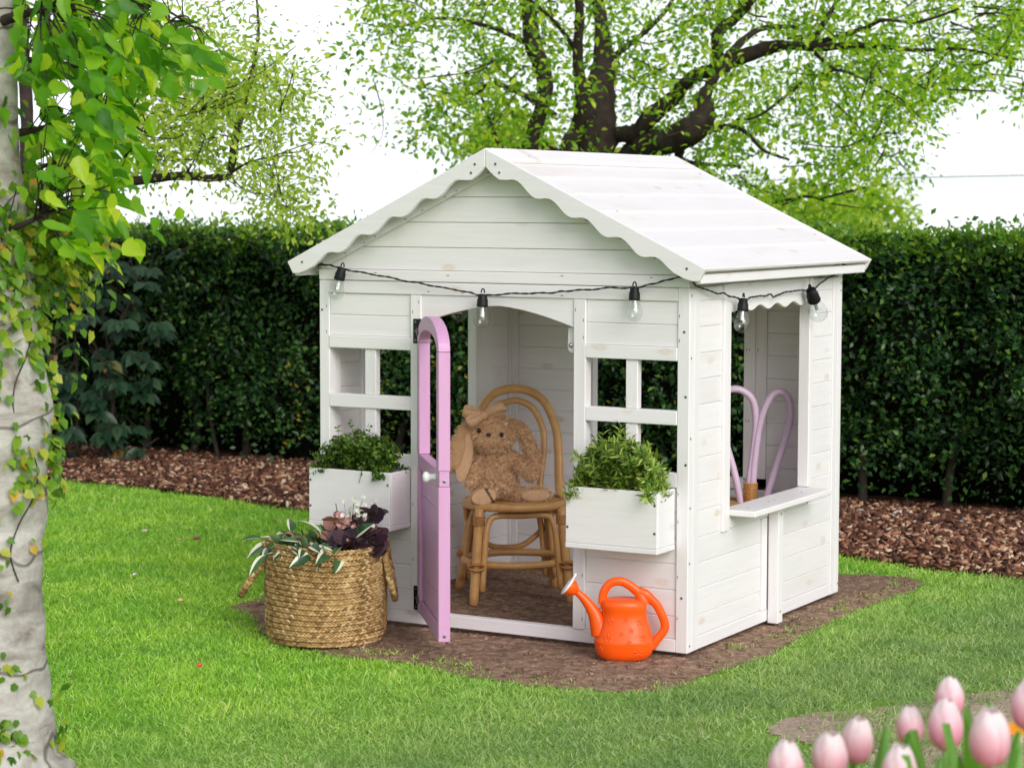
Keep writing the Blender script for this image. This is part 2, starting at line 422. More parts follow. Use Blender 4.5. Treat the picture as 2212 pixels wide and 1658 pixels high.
SOIL = catmull([(-.37, .14), (-.30, .03), (-.10, -.13), (.10, -.29), (.30, -.385), (.55, -.385), (.78, -.43), (1.02, -.46), (1.24, -.42), (1.35, -.27), (1.385, .10), (1.385, .55), (1.375, 1.0), (1.40, 1.38), (1.40, 1.58), (1.30, 1.70), (1.12, 1.62), (.9, 1.45), (.3, 1.4), (-.2, 1.3), (-.35, .8)], 4, True)
PATH = catmull([(1.80, -.55), (1.93, -.36), (2.0, -.24), (2.25, .16), (2.6, .55), (3.2, .9), (3.4, -.6), (3.0, -1.9), (2.35, -1.5), (2.2, -.86), (2.02, -.74), (1.9, -.66)], 4, True)
BED_EDGE = catmull([(-14, 2.5), (-6, 2.5), (-4.4, 2.45), (-3.4, 2.35), (-2.87, 2.29), (-2.17, 2.21), (-1.44, 2.02), (-.6, 1.96), (.3, 2.02), (.97, 2.0), (1.32, 1.93), (1.7, 1.88), (2.6, 1.8), (5, 1.6), (14, 1.5)], 5)
def bed_y(x): return np.interp(x, BED_EDGE[:, 0], BED_EDGE[:, 1])

gs = 260.0
o = obj('ground', [(-gs, -gs, GZ-.012), (gs, -gs, GZ-.012), (gs, 5, GZ-.012), (-gs, 5, GZ-.012), (gs, gs, -8.0), (-gs, gs, -8.0)], [(0, 1, 2, 3), (3, 2, 4, 5)], turf_m); tag(o, kind='structure')
def sheet(name, poly, mat, z, amp, step, fade, seed):
    lo = poly.min(0)-.05; hi = poly.max(0)+.05
    xs = np.arange(lo[0], hi[0], step); ys = np.arange(lo[1], hi[1], step)
    X, Y = np.meshgrid(xs, ys); d = polydist(X, Y, poly)+vnoise(X, Y, 14, seed)*.02
    Z = z+np.clip(-d/fade, -1, 1)*.008+amp*(vnoise(X, Y, 30, seed+1)+.8*vnoise(X, Y, 70, seed+2)+.6*vnoise(X, Y, 150, seed+3))*np.clip(-d/fade, 0, 1)
    V = np.stack([X, Y, Z], -1).reshape(-1, 3); ny, nx = X.shape
    i, j = np.meshgrid(np.arange(ny-1), np.arange(nx-1), indexing='ij')
    F = np.stack([i*nx+j, i*nx+j+1, (i+1)*nx+j+1, (i+1)*nx+j], -1).reshape(-1, 4)
    F = F[(d.reshape(-1)[F] < .03).any(1)]
    used = np.unique(F); mp = np.full(len(V), -1); mp[used] = np.arange(len(used))
    o = obj(name, V[used], mp[F], mat, None, True); return tag(o, kind='structure')
sheet('soil_patch', SOIL, soil_m, GZ-.006, .0022, .014, .10, 3)
sheet('garden_path', PATH, path_m, GZ-.006, .002, .016, .10, 9)
# bark bed: slightly mounded strip under the hedge
xs = np.arange(-7, 4.6, .05); ys = np.linspace(0, 1, 26); X = np.repeat(xs[None], 26, 0); t = np.repeat(ys[:, None], len(xs), 1)
Y = bed_y(X)-.03+t*(4.2-bed_y(X)); Z = GZ-.009+.03*np.clip(t*6, 0, 1)+.006*vnoise(X, Y, 22, 5)*np.clip(t*6, 0, 1)
V = np.stack([X, Y, Z], -1).reshape(-1, 3); nx = len(xs); i, j = np.meshgrid(np.arange(25), np.arange(nx-1), indexing='ij')
tag(obj('planting_bed', V, np.stack([i*nx+j, i*nx+j+1, (i+1)*nx+j+1, (i+1)*nx+j], -1).reshape(-1, 4), bark_bed_m, None, True), kind='structure')
# bark chips
def chipmat():
    m, nt, p = newmat('bark_chip'); ge = N(nt, 'ShaderNodeNewGeometry')
    c = ramp(nt, ge.outputs['Random Per Island'], [(0, (.045, .014, .008)), (.45, (.13, .046, .024)), (.7, (.26, .11, .058)), (.88, (.47, .26, .15)), (1, (.72, .55, .40))])
    nt.links.new(c, p.inputs['Base Color']); p.inputs['Roughness'].default_value = .85; return m
n = 30000
cx = rng.uniform(-5.2, 3.6, n); cy = bed_y(cx)+rng.power(1.3, n)*0+rng.uniform(-.03, 1.35, n)**1.0
keep = (cy < 3.3); cx, cy = cx[keep], cy[keep]; n = len(cx)
cv = np.array(_boxgeo(.5, .5, .5, .12)[0]); 
T_CHIP = (np.array([(-.5, -.5, -.5), (.5, -.4, -.5), (.4, .5, -.5), (-.5, .4, -.5), (-.4, -.4, .5), (.45, -.5, .4), (.5, .4, .5), (-.45, .5, .4)]),
          np.array([(0, 2, 1), (0, 3, 2), (4, 5, 6), (4, 6, 7), (0, 1, 5), (0, 5, 4), (1, 2, 6), (1, 6, 5), (2, 3, 7), (2, 7, 6), (3, 0, 4), (3, 4, 7)]))
dn = nrm(rng.standard_normal((n, 3))*np.array([1, 1, .35])); un = nrm(rng.standard_normal((n, 3))*.45+np.array([0, 0, 1]))
sz = np.stack([rng.uniform(.008, .020, n), rng.uniform(.014, .042, n), rng.uniform(.003, .009, n)], -1)
V, F = scatter(T_CHIP, np.stack([cx, cy, GZ+.022*np.clip((cy-bed_y(cx))*3, .0, 1)+rng.uniform(0, .018, n)], -1), frames(dn, un), sz)
tag(obj('bark_mulch', V, F, chipmat()), 'loose reddish brown bark chips covering the bed under the hedge', 'mulch', kind='stuff')
# soil crumbs
n = 9000
bx = rng.uniform(-.42, 1.42, n); by = rng.uniform(-.5, 1.7, n); d = polydist(bx, by, SOIL)
k = (d < -.02+rng.uniform(-.05, .03, n)); bx, by = bx[k], by[k]; n = len(bx)
s = rng.uniform(.0025, .0075, n)*rng.choice([1, 1, 1, 1.8], n)
V, F = scatter(T_CHIP, np.stack([bx, by, np.full(n, GZ-.001)], -1), frames(rdir(n), rdir(n)), np.stack([s, s*1.1, s*.8], -1))
px_ = rng.uniform(1.75, 3.3, 6000); py_ = rng.uniform(-1.9, .9, 6000); k_ = polydist(px_, py_, PATH) < -.02+rng.uniform(-.04, .05, 6000); px_, py_ = px_[k_], py_[k_]; m_ = len(px_); s = rng.uniform(.002, .007, m_)
V2, F2 = scatter(T_CHIP, np.stack([px_, py_, np.full(m_, GZ)], -1), frames(rdir(m_), rdir(m_)), np.stack([s, s*1.2, s*.8], -1)); tag(obj('path_gravel', V2, F2, path_m), 'fine pale gravel crumbs on the bare path behind the tulips', 'gravel', kind='stuff')
tag(obj('soil_crumbs', V, F, soil_m), 'crumbs of dark brown soil scattered on the bare patch', 'soil', kind='stuff')
# mown grass
def grassmat():
    m, nt, p = newmat('grass_blade'); ge = N(nt, 'ShaderNodeNewGeometry'); v = coords(nt, (1, 1, 1), False)
    c = ramp(nt, ge.outputs['Random Per Island'], [(0, (.16, .35, .035)), (.4, (.30, .58, .07)), (.75, (.42, .70, .11)), (.93, (.58, .79, .22)), (1, (.80, .82, .50))])
    g = noise(nt, v, 2.3, 4, .55); c = mixc(nt, .85, c, ramp(nt, g, [(.3, (.62, .80, .62)), (.7, (1.30, 1.14, 1.0))]), 'MULTIPLY'); g9 = noise(nt, v, 11, 3, .6); c = mixc(nt, .7, c, ramp(nt, g9, [(.3, (.70, .80, .75)), (.68, (1.15, 1.1, 1.05)), (.8, (1.4, 1.15, 1.0))]), 'MULTIPLY')
    sx_ = N(nt, 'ShaderNodeSeparateXYZ'); nt.links.new(v, sx_.inputs[0])
    # sunny left lawn painted in: blades darker and greyer towards the tulips
    f = ramp(nt, math_(nt, 'MULTIPLY_ADD', math_(nt, 'SUBTRACT', sx_.outputs[0], math_(nt, 'MULTIPLY', sx_.outputs[1], .25)), .5, .0), [(.3, (0, 0, 0)), (.85, (1, 1, 1))])
    hs_ = N(nt, 'ShaderNodeHueSaturation'); hs_.inputs['Saturation'].default_value = .72; hs_.inputs['Value'].default_value = .72; nt.links.new(c, hs_.inputs['Color'])
    c = mixc(nt, f, c, hs_.outputs[0])
    nt.links.new(c, p.inputs['Base Color']); p.inputs['Roughness'].default_value = .5; p.inputs['Specular IOR Level'].default_value = .25
    tr = N(nt, 'ShaderNodeBsdfTranslucent'); nt.links.new(mixc(nt, 1, c, (1.5, 1.4, .6), 'MULTIPLY'), tr.inputs[0])
    mx = N(nt, 'ShaderNodeMixShader'); mx.inputs[0].default_value = .3; nt.links.new(p.outputs[0], mx.inputs[1]); nt.links.new(tr.outputs[0], mx.inputs[2])
    nt.links.new(mx.outputs[0], nt.nodes['Material Output'].inputs[0]); return m
T_BLADE = (np.array([(-.5, 0, 0), (.5, 0, 0), (-.36, .55, .10), (.36, .55, .10), (0, 1, .42)]), np.array([(0, 1, 3), (0, 3, 2), (2, 3, 4)]))
def grass_points(n, dlo, dhi):
    dep = np.sqrt(rng.uniform(dlo**2, dhi**2, n)); hw = .255*1105.5/1105.5
    lat = np.where(rng.uniform(0, 1, n) < .90, rng.uniform(-.265, .265, n), rng.uniform(.265, .45, n)*rng.choice([-1, 1], n))*dep
    g2 = nrm(np.array([fwd[0], fwd[1]])); r2 = np.array([rgt[0], rgt[1]])
    return CAM[0]+g2[0]*dep+r2[0]*lat, CAM[1]+g2[1]*dep+r2[1]*lat, dep
gx, gy, gd = grass_points(610000, 3.8, 10.4)
w = np.clip(5.6/gd, .35, 1.0); k = rng.uniform(0, 1, len(gx)) < w
ds = polydist(gx, gy, SOIL); dp = polydist(gx, gy, PATH)
edge = .045*vnoise(gx, gy, 16, 21)+.035*vnoise(gx, gy, 50, 22)
patchy = vnoise(gx, gy, 9, 31)
k &= (ds > edge+np.abs(rng.normal(0, .045, len(gx)))-.03) & (dp > -.05+3.0*edge+.14*vnoise(gx, gy, 6, 23)+rng.normal(0, .10, len(gx)))
k |= (rng.uniform(0, 1, len(gx)) < .04*np.clip(1+ds/.09, 0, 1)) & (ds < 0)
k |= (dp < 0) & (rng.uniform(0, 1, len(gx)) < .03+.20*(vnoise(gx, gy, 14, 24) > .8))
k &= gy < bed_y(gx)+.02*vnoise(gx, gy*0, 20, 40)+rng.normal(0, .015, len(gx))
k &= ~((gx > -.02) & (gx < 1.29) & (gy > -.02) & (gy < 1.21))
gx, gy, gd, ds, dp = gx[k], gy[k], gd[k], ds[k], dp[k]; n = len(gx)
lump = 1+.28*vnoise(gx, gy, 7, 50)+.22*vnoise(gx, gy, 26, 51)
hgt = rng.uniform(.013, .027, n)*np.clip(lump, .5, 1.7)*np.clip(.5+ds*4, .5, 1)
wid = rng.uniform(.0016, .0029, n)*np.clip(gd/5.0, 1, 1.9)
lean = nrm(np.stack([rng.normal(0, .85, n), rng.normal(0, .85, n), np.ones(n)], -1))
V, F = scatter(T_BLADE, np.stack([gx, gy, GZ-.012+.015*np.clip(-np.minimum(ds, dp)/.05, 0, 1)], -1), frames(lean, rdir(n)*np.array([1, 1, .1])), np.stack([wid, hgt, hgt], -1))
tag(obj('grass', V, F, grassmat()), 'short mown green lawn grass', 'grass', kind='stuff')

# ================================================================== playhouse
H = thing('playhouse', 'white wooden playhouse with gabled roof, scalloped trim and open pink door', 'playhouse', (0, 0, 0))
def B(name, x0, x1, y0, y1, z0, z1, mat, tg=None, bevel=.0018, parent=None): return box(name, (x0, y0, z0), (x1, y1, z1), mat, parent or H, bevel, tg)
G = .0007   # half a joint
SEAM = [.038, .104, .180, .256, .332, .408]
# --- front wall
B('post', 0, .0365, 0, .034, 0, 1.0505, wz); B('post', 1.2335, W, 0, .034, 0, 1.0505, wz)
B('post', .3365, .3745, -.003, .034, .0385, 1.0105, wz); B('post', .8995, .9385, -.003, .034, .0385, 1.0105, wz)
B('bottom_rail', .037, 1.233, .001, .033, 0, .038, wx)
B('top_rail', .037, 1.233, -.001, .033, 1.0115, 1.0495, wx)
B('gable_rail', .0, W, -.002, .034, 1.0515, 1.0850, wx)
for xa, xb, mu in ((.0372, .3360, (.166, .206)), (.9390, 1.2330, (1.067, 1.105))):
    B('plank', xa, xb, .005, .018, .9445, 1.0112, wx, (2, 1)); B('plank', xa, xb, .005, .018, .8805, .9435, wx, (2, 1))
    z0s = SEAM+[.477]
    for a, b in zip(z0s[:-1], z0s[1:]): B('plank', xa, xb, .006, .018, a+G, b-G, wx, (2, 1))
    B('window_rail', xa, xb, -.003, .031, .8412, .8798, wx); B('window_rail', xa, xb, -.002, .031, .6572, .6985, wx); B('window_rail', xa, xb, 0, .031, .4772, .5200, wx)
    B('mullion', mu[0], mu[1], .004, .030, .6988, .8405, wz); B('mullion', mu[0], mu[1], .004, .030, .5204, .6568, wz)
# arched board over the doorway
xa, xb = .3747, .8993; xm = (xa+xb)/2; hw = (xb-xa)/2
poly = [(xa, 1.0110), (xa, .9265)]+[(x, .984-.0575*(abs(x-xm)/hw)**1.55) for x in np.linspace(xa, xb, 25)[1:-1]]+[(xb, .9265), (xb, 1.0110)]
prism('door_arch', poly, 1, .003, .020, wx, H)
# latch plate on the right jamb
poly = [(.8995, .927), (.872, .927), (.8675, .922), (.866, .870), (.869, .859), (.876, .852), (.8995, .850)]
prism('latch_plate', poly, 1, .022, .034, wz, H)
V, F = lathe([(.0, 0), (.0075, 0), (.0075, .002), (.0055, .0035), (.004, .0035), (.003, .0065), (.0, .0070)], (.878, .022, .874), (0, -1, 0), 14); obj('ball_catch', V, F, steel, H, True)
# --- gable planks
AP = 1.448; SL = .478; XM = .6355
def zr(x, off=0.0): return AP-SL*abs(x-XM)-off
def gable(y0, y1):
    zs = [1.0855, 1.155, 1.231, 1.307, 1.425]
    for a, b in zip(zs[:-1], zs[1:]):
        a += G; b -= G; top = AP-.026
        wa, wb = (top-a)/SL, max((top-b)/SL, .002); wa = min(wa, XM)
        poly = [(XM-wa, a), (XM+wa, a)]+([(XM+XM, min(b, top-SL*XM+.0))] if wa >= XM and (top-SL*XM) > a else [])+[(XM+wb, b), (XM-wb, b)]
        if wa >= XM and (top-SL*XM) > a: poly.append((0, top-SL*XM))
        prism('plank', poly, 1, y0, y1, wx, H)
gable(.006, .020); gable(D-.020, D-.006)
for s in (-1, 1):
    # trim board under the roof edge on the gable
    p = [(XM+s*.0006, zr(XM, .026)), (XM+s*.0006, zr(XM, .066)), (XM+s*.618, zr(XM+.618, .066)), (XM+s*.618, zr(XM+.618, .026))]
    prism('gable_trim', p, 1, -.012, .004, wx, H)
B('gable_rail', .0, W, D-.034, D+.002, 1.0515, 1.0850, wx)
# --- right wall
xi, xo = W-.034, W
B('post', xi, xo-.0005, .0348, .0722, 0, 1.0505, wz); B('post', xi, xo, 1.1155, 1.1525, 0, 1.0505, wz); B('post', xi, xo-.0005, 1.1535, D, 0, 1.0505, wz)
B('bottom_rail', xi, xo-.002, .0727, 1.115, 0, .0375, wy)
RS = [.038, .099, .175, .2505, .326, .404, .482, .558, .635, .711, .785, .860, .936, 1.010, 1.050]
px0, px1 = W-.018, W-.006
for a, b in zip(RS[:-1], RS[1:]):
    if b <= .33:
        B('plank', px0, px1, .0727, .5415, a+G, b-G, wy, (2, 0)); B('plank', px0, px1, .6, 1.115, a+G, b-G, wy, (2, 0))
    else:
        B('plank', px0, px1, .0727, .2385, a+G, b-G, wy, (2, 0)); B('plank', px0, px1, .930, 1.115, a+G, b-G, wy, (2, 0))
B('window_trim', W-.034, W+.003, .2392, .2855, .322, 1.054, wz); B('window_trim', W-.034, W+.003, .9000, .9300, .3835, 1.054, wz)
B('batten', W-.02, W+.0005, .5425, .5790, .038, .326, wz)
B('window_rail', W-.034, W-.001, .2862, .8995, .3268, .3640, wy)
B('bracket_post', W+.0008, W+.035, .5845, .6250, -.006, .3635, wz)
B('counter_shelf', W-.032, 1.356, .2868, .9020, .3645, .3828, wy, None, .003)
yy = np.linspace(.286, .8995, 60)
poly = [(.286, 1.0545)]+[(y, .9765+.0075*math.cos(2*math.pi*(y-.508)/.1325)) for y in yy]+[(.8995, 1.0545)]
prism('scalloped_valance', poly, 0, W-.016, W-.001, wy, H)
B('top_rail', W-.034, W-.0165, .0727, 1.115, 1.0555, 1.0845, wy)
# --- left wall
B('post', 0.0005, .034, .0348, .068, 0, 1.0505, wz); B('post', .0005, .034, 1.1505, D, 0, 1.0505, wz); B('post', .0, .034, .1905, .2250, .4045, 1.0505, wz); B('post', .0, .034, .9070, .9420, .4045, 1.0505, wz); B('window_trim', .003, .031, .9425, 1.0300, .4045, 1.0505, wz)
B('bottom_rail', .002, .033, .0685, 1.15, 0, .0375, wy); B('window_rail', 0, .034, .2255, .9065, .3660, .4040, wy); B('top_rail', 0, .034, .2255, .9065, .985, 1.0505, wy)
LS = [.038, .104, .180, .256, .330, .404, .482, .558, .635, .710, .786, .860, .936, 1.010, 1.050]
for a, b in zip(LS[:-1], LS[1:]):
    if b <= .405: B('plank', .008, .022, .0685, 1.15, a+G, b-G, wy, (2, 0))
    else: B('plank', .008, .022, .0685, .1900, a+G, b-G, wy, (2, 0)); B('plank', .008, .022, 1.0305, 1.15, a+G, b-G, wy, (2, 0))
B('top_rail', .0165, .034, .0727, 1.115, 1.0555, 1.0845, wy)
# --- back wall
yi, yo = D-.034, D
B('post', .0345, .0580, yi, yo-.002, 0, 1.0505, wz); B('post', .3370, .3640, yi, yo, .3640, 1.0505, wz); B('post', .9350, .9750, yi, yo, .3640, 1.0505, wz); B('window_trim', .9755, 1.0160, yi+.004, yo, .3640, 1.0505, wz); B('post', 1.2100, 1.2365, yi, yo-.002, 0, 1.0505, wz)
B('bottom_rail', .0585, 1.2095, yi, yo-.002, 0, .0375, wx); B('window_rail', .3645, .9345, yi, yo, .3260, .3635, wx); B('top_rail', .3645, .9345, yi, yo, .985, 1.0505, wx)
BS = [.038, .104, .180, .256, .3255, .404, .480, .556, .631, .705, .7825, .859, .934, 1.010, 1.050]
for a, b in zip(BS[:-1], BS[1:]):
    if b <= .33: B('plank', .0585, 1.2095, D-.026, D-.012, a+G, b-G, wx, (2, 1))
    else: B('plank', .0585, .3365, D-.026, D-.012, a+G, b-G, wx, (2, 1)); B('plank', 1.0165, 1.2095, D-.026, D-.012, a+G, b-G, wx, (2, 1))
# --- roof
RY0, RY1 = -.065, 1.258
ang = math.atan(SL); ca, sa = math.cos(ang), math.sin(ang)
roof = thing('roof', None, None, (XM, .6, AP)); roof.parent = H
for kk in ('label', 'category'):
    if kk in roof: del roof[kk]
def slope_pt(s, d, n): return np.array([XM+s*(d*ca+n*sa), 0, AP-d*sa+n*ca])
cuts = [.030, .186, .297, .416, .534, .653, .787]
for s in (-1, 1):
    for i in range(6):
        a, b = cuts[i]-(.014 if i else 0), cuts[i+1]
        L = b-a; tilt = .0055/L
        c = slope_pt(s, (a+b)/2, -.0115+.002)
        o = box('roof_plank', (-L/2, RY0+.0165, -.0050), (L/2, RY1-.0165, .0050), wroof, roof, .0016)
        o.location = Vector((c[0], (RY0+RY1)/2, c[2]))-Vector((XM, .6, AP)); o.rotation_euler = (0, s*(ang-tilt*1.0), 0)
        o.rotation_euler = (0, s*ang-s*tilt, 0)
    c = slope_pt(s, .046, .0010)
    o = box('ridge_cap', (-.041, RY0+.0165, -.006), (.041, RY1-.030, .006), wy, roof, .002); o.location = Vector((c[0], (RY0+RY1)/2-.007, c[2]))-Vector((XM, .6, AP)); o.rotation_euler = (0, s*ang, 0)
    # barge boards with a scalloped lower edge
    d = np.linspace(.072, .592, 70)
    low = [(XM+s*x, zr(XM+x, .0545+.0105*math.cos(2*math.pi*(x-.049)/.1145))) for x in d]
    poly = [(XM+s*.0007, AP), (XM+s*.0007, AP-.052), (XM+s*.012, zr(XM+.012, .058)), (XM+s*.030, zr(XM+.03, .0655)), (XM+s*.049, zr(XM+.049, .068))]+low
    poly += [(XM+s*.615, zr(XM+.615, .061)), (XM+s*.645, zr(XM+.645, .0605)), (XM+s*.670, zr(XM+.67, .056)), (XM+s*.691, 1.0715), (XM+s*.7115, 1.1075)]
    prism('barge_board', poly, 1, RY0, RY0+.016, wx, roof); prism('barge_board', poly, 1, RY1-.016, RY1, wx, roof)
    x = XM+s*.676; x0, x1 = sorted((x, x+s*.018))
    box('fascia', (x0, RY0+.0165, 1.0640), (x1, RY1-.0165, 1.0905), wy, roof, .002)
    x0, x1 = sorted((XM+s*.6005, XM+s*.622)); box('wall_plate', (x0, .036, 1.0852), (x1, D-.036, 1.1180), wy, roof, .002)
# --- screws
SC = lathe([(.0, 0), (.0043, 0), (.0040, .0006), (.0015, .0010), (.0, .0010)], (0, 0, 0), (0, 0, 1), 10)
me_s = bpy.data.meshes.new('screw'); bmx = joinVF([SC, (np.array([(-.0030, -.0006, .0012), (.0030, -.0006, .0012), (.0030, .0006, .0012), (-.0030, .0006, .0012)]), [(0, 1, 2, 3)]), (np.array([(-.0006, -.0030, .0013), (.0006, -.0030, .0013), (.0006, .0030, .0013), (-.0006, .0030, .0013)]), [(0, 1, 2, 3)])])
me_s.from_pydata([tuple(p) for p in bmx[0]], [], bmx[1]); me_s.materials.append(screw_m); me_s.materials.append(slot_m); me_s.update()
for q in range(len(SC[1]), len(bmx[1])): me_s.polygons[q].material_index = 1
def screw(p, face, parent, s=1.0):
    o = obj('screw', None, None, screw_m, parent, origin=p, mesh=me_s); o.scale = (s, s, s)
    q = Vector(face).to_track_quat('Z', 'Y'); o.rotation_mode = 'QUATERNION'; o.rotation_quaternion = q; return o
Yn = (0, -1, 0); Xn = (1, 0, 0)
for x, z in ((.006, .958), (1.254, .925), (1.262, .545), (1.252, .16), (1.260, .74)): screw((x if x > .1 else .010, -.0002, z), Yn, H)
for y, z in ((.012, 1.028), (.012, .85), (.012, .62), (.012, .42), (.012, .26), (.016, .02), (1.178, 1.03), (1.178, 1.005), (1.180, .03)): screw((W+.0002, y, z), Xn, H, .85)
for y, z in ((.605, .335), (.605, .03)): screw((W+.0352, y, z), Xn, H, .85)
for x in (.30, .42, .62): pass
for y in (.36, .52, .56, .78): screw((W+.03, y, .3829), (0, 0, 1), H, .9)
for s in (-1, 1):
    for x, off in ((.035, .028), (.048, .047), (.655, .028)): screw((XM+s*x, RY0-.0003, zr(XM+x, off)), Yn, roof)
for y, dd in ((1.20, .06), (1.19, .13), (1.18, .60), (.10, .06), (.05, .42)):
    p = slope_pt(1, dd, .0065 if dd < .1 else -.001); screw((p[0], y, p[2]+.0005), (sa, 0, ca), roof, .8)
# staples left in the boards: short dark dashes, one part
stp = []
for x, z, vert in [(.21, 1.075, 0), (.47, 1.072, 0), (.86, 1.078, 0), (1.15, 1.078, 0), (.40, 1.022, 0), (.52, 1.02, 0), (.76, 1.022, 0), (.86, 1.02, 0), (.027, .97, 1), (.027, .89, 1), (.027, .30, 1), (.345, .96, 1), (.367, .93, 1), (.345, .37, 1), (.345, .20, 1), (.367, .99, 1), (.906, .98, 1), (.932, .95, 1), (.932, .90, 1), (.932, .20, 1), (.932, .07, 1), (1.239, .97, 1), (1.239, .90, 1), (1.239, .46, 1), (1.239, .38, 1), (1.239, .22, 1), (1.239, .10, 1)]:
    yv = -.0032 if (.336 < x < .375 or .899 < x < .939) and vert else (-.0022 if z > 1.05 else (-.0012 if not vert else -.0002))
    a, b = ((.0009, .0045) if vert else (.0045, .0009)); stp.append((np.array([(x-a, yv-.0003, z-b), (x+a, yv-.0003, z-b), (x+a, yv-.0003, z+b), (x-a, yv-.0003, z+b)]), [(0, 1, 2, 3)]))
for s in (-1, 1):
    for x in (.02, .13, .17, .25, .31, .42, .46, .53):
        xx = XM+s*x; zz = zr(xx, .06); stp.append((np.array([(xx-.0035, -.0124, zz-.001-s*.0), (xx+.0035, -.0124, zz-.001), (xx+.0035, -.0124, zz+.001), (xx-.0035, -.0124, zz+.001)]), [(0, 1, 2, 3)]))
for xx, yv in ((.945, D-.0345), (.955, D-.0345), (.985, D-.0305), (1.21, D-.0345)):
    for zz in (.80, .56): stp.append((np.array([(xx-.001, yv, zz-.0045), (xx+.001, yv, zz-.0045), (xx+.001, yv, zz+.0045), (xx-.001, yv, zz+.0045)]), [(0, 1, 2, 3)]))
V, F = joinVF(stp); tag(obj('staples', V, F, slot_m, H), kind='stuff')
# --- window boxes
def window_box(x0, x1, label):
    b = box('window_box', (x0, -.1200, .3155), (x1, -.1105, .4775), wx, H, .0015); b['label'] = label      # its front panel carries the other panels
    box('side_panel', (x0+.0002, -.1100, .3155), (x0+.0095, -.0036, .4765), wy, b, .0015); box('side_panel', (x1-.0095, -.1100, .3155), (x1-.0002, -.0036, .4765), wy, b, .0015)
    box('back_panel', (x0+.0100, -.0125, .3155), (x1-.0100, -.0038, .4600), wx, b, .0015); box('base_panel', (x0-.001, -.1215, .2995), (x1+.001, -.0036, .3150), wx, b, .002)
    box('potting_soil', (x0+.0105, -.1095, .40), (x1-.0105, -.0135, .440), soil_m, b, .004)
    for xs_ in (x0+.006, x1-.008):
        for z in (.360, .440): screw((xs_, -.1202, z), Yn, b)
    return b
window_box(.0400, .3360, 'white planter box screwed under the window beside the pink door'); window_box(.9380, 1.2305, 'white planter box screwed under the window beside the house corner')
# --- door
TH = rad(-51.0); hx, hy = .3900, -.0180
dv = np.array([math.cos(TH), math.sin(TH)]); nv = np.array([dv[1], -dv[0]])       # nv: outward face
def dl(s, n, z): return (hx+dv[0]*s+nv[0]*n, hy+dv[1]*s+nv[1]*n, z)
door = prism('door', [(0, 0), (1, 0), (1, 1)], 1, 0, .001, pinkx, H); bpy.data.meshes.remove(door.data) if False else None
def dprism(name, poly, n0, n1, mat, parent, bev=.0018):
    k = len(poly); m = np.array(poly).mean(0)
    bm = bmesh.new(); vv = [bm.verts.new((p[0]-m[0], n, p[1]-m[1])) for n in (n0, n1) for p in poly]
    bm.faces.new(vv[:k]); bm.faces.new(vv[k:][::-1])
    for i in range(k): bm.faces.new((vv[i], vv[(i+1) % k], vv[k+(i+1) % k], vv[k+i]))
    bmesh.ops.recalc_face_normals(bm, faces=bm.faces[:])
    bmesh.ops.bevel(bm, geom=[e for e in bm.edges if e.calc_face_angle(0) > .6], offset=bev, segments=1, affect='EDGES')
    me = bpy.data.meshes.new(name); bm.to_mesh(me); bm.free(); me.materials.append(mat)
    return me, m
def dpart(name, poly, n0, n1, mat, parent):
    me, m = dprism(name, poly, n0, n1, mat, parent)
    # local axes: x along the door, -y outwards
    o = obj(name, None, None, mat, parent, origin=dl(m[0], 0, m[1]), mesh=me)
    o.rotation_euler = (0, 0, TH if parent is H else 0)
    if parent is not H:
        rel = Vector(dl(m[0], 0, m[1]))-Vector(WPOS[parent.name]); o.location = Matrix.Rotation(-TH, 3, 'Z')@rel
    return o
bpy.data.objects.remove(door, do_unlink=True)
WD = .488; T0, T1 = -.017, .017
door = dpart('door', [(0, .4900), (0, .4895), (.0, .5330), (WD, .5330), (WD, .4895)][1:], T0+.002, T1-.002, pinkx, H); door['label'] = 'pink half glazed style door standing open'
door['label'] = 'pink arched door standing open'
def rect(a, b, c, d): return [(a, c), (b, c), (b, d), (a, d)]
dpart('stile', rect(0, .044, .0450, .4888), T0, T1, pinkz, door); dpart('stile', rect(WD-.044, WD, .0450, .4888), T0, T1, pinkz, door)
dpart('stile', rect(0, .044, .5337, .8700), T0, T1, pinkz, door); dpart('stile', rect(WD-.044, WD, .5337, .8700), T0, T1, pinkz, door)
sm = WD/2
outer = [(sm-sm*math.cos(a), .8710+.088*math.sin(a)**.9) for a in np.linspace(0, math.pi, 26)]
inner = [(sm+(sm-.044)*math.cos(a), .8710+.046*math.sin(a)**.9) for a in np.linspace(0, math.pi, 26)]
dpart('arch', outer+inner, T0, T1, pinkx, door)
dpart('bottom_rail', rect(.0447, WD-.0447, .0450, .0880), T0+.002, T1-.002, pinkx, door)
zz = np.linspace(.0885, .4890, 6)
for a, b in zip(zz[:-1], zz[1:]): dpart('plank', rect(.0447, WD-.0447, a+G, b-G), T0+.010, T1-.008, pinkx, door)
def dchild(name, V, F, mat, smooth=True):
    """mesh given in world space, parented to the turned door"""
    V = np.asarray(V)-WPOS[door.name]; c, s = math.cos(-TH), math.sin(-TH); V = np.stack([V[:, 0]*c-V[:, 1]*s, V[:, 0]*s+V[:, 1]*c, V[:, 2]], -1)
    me = bpy.data.meshes.new(name); me.from_pydata([tuple(p) for p in V], [], [tuple(f) for f in F]); me.materials.append(mat)
    if smooth: me.polygons.foreach_set('use_smooth', [True]*len(me.polygons))
    o = bpy.data.objects.new(name, me); col.objects.link(o); o.parent = door; WPOS[o.name] = WPOS[door.name]; return o
V, F = lathe([(.0, 0), (.012, 0), (.011, .004), (.0085, .010), (.0095, .016), (.0145, .022), (.0165, .028), (.014, .034), (.008, .0375), (.0, .038)], dl(WD-.070, T1-.002, .510), (nv[0], nv[1], 0), 18); dchild('knob', V, F, ceramic)
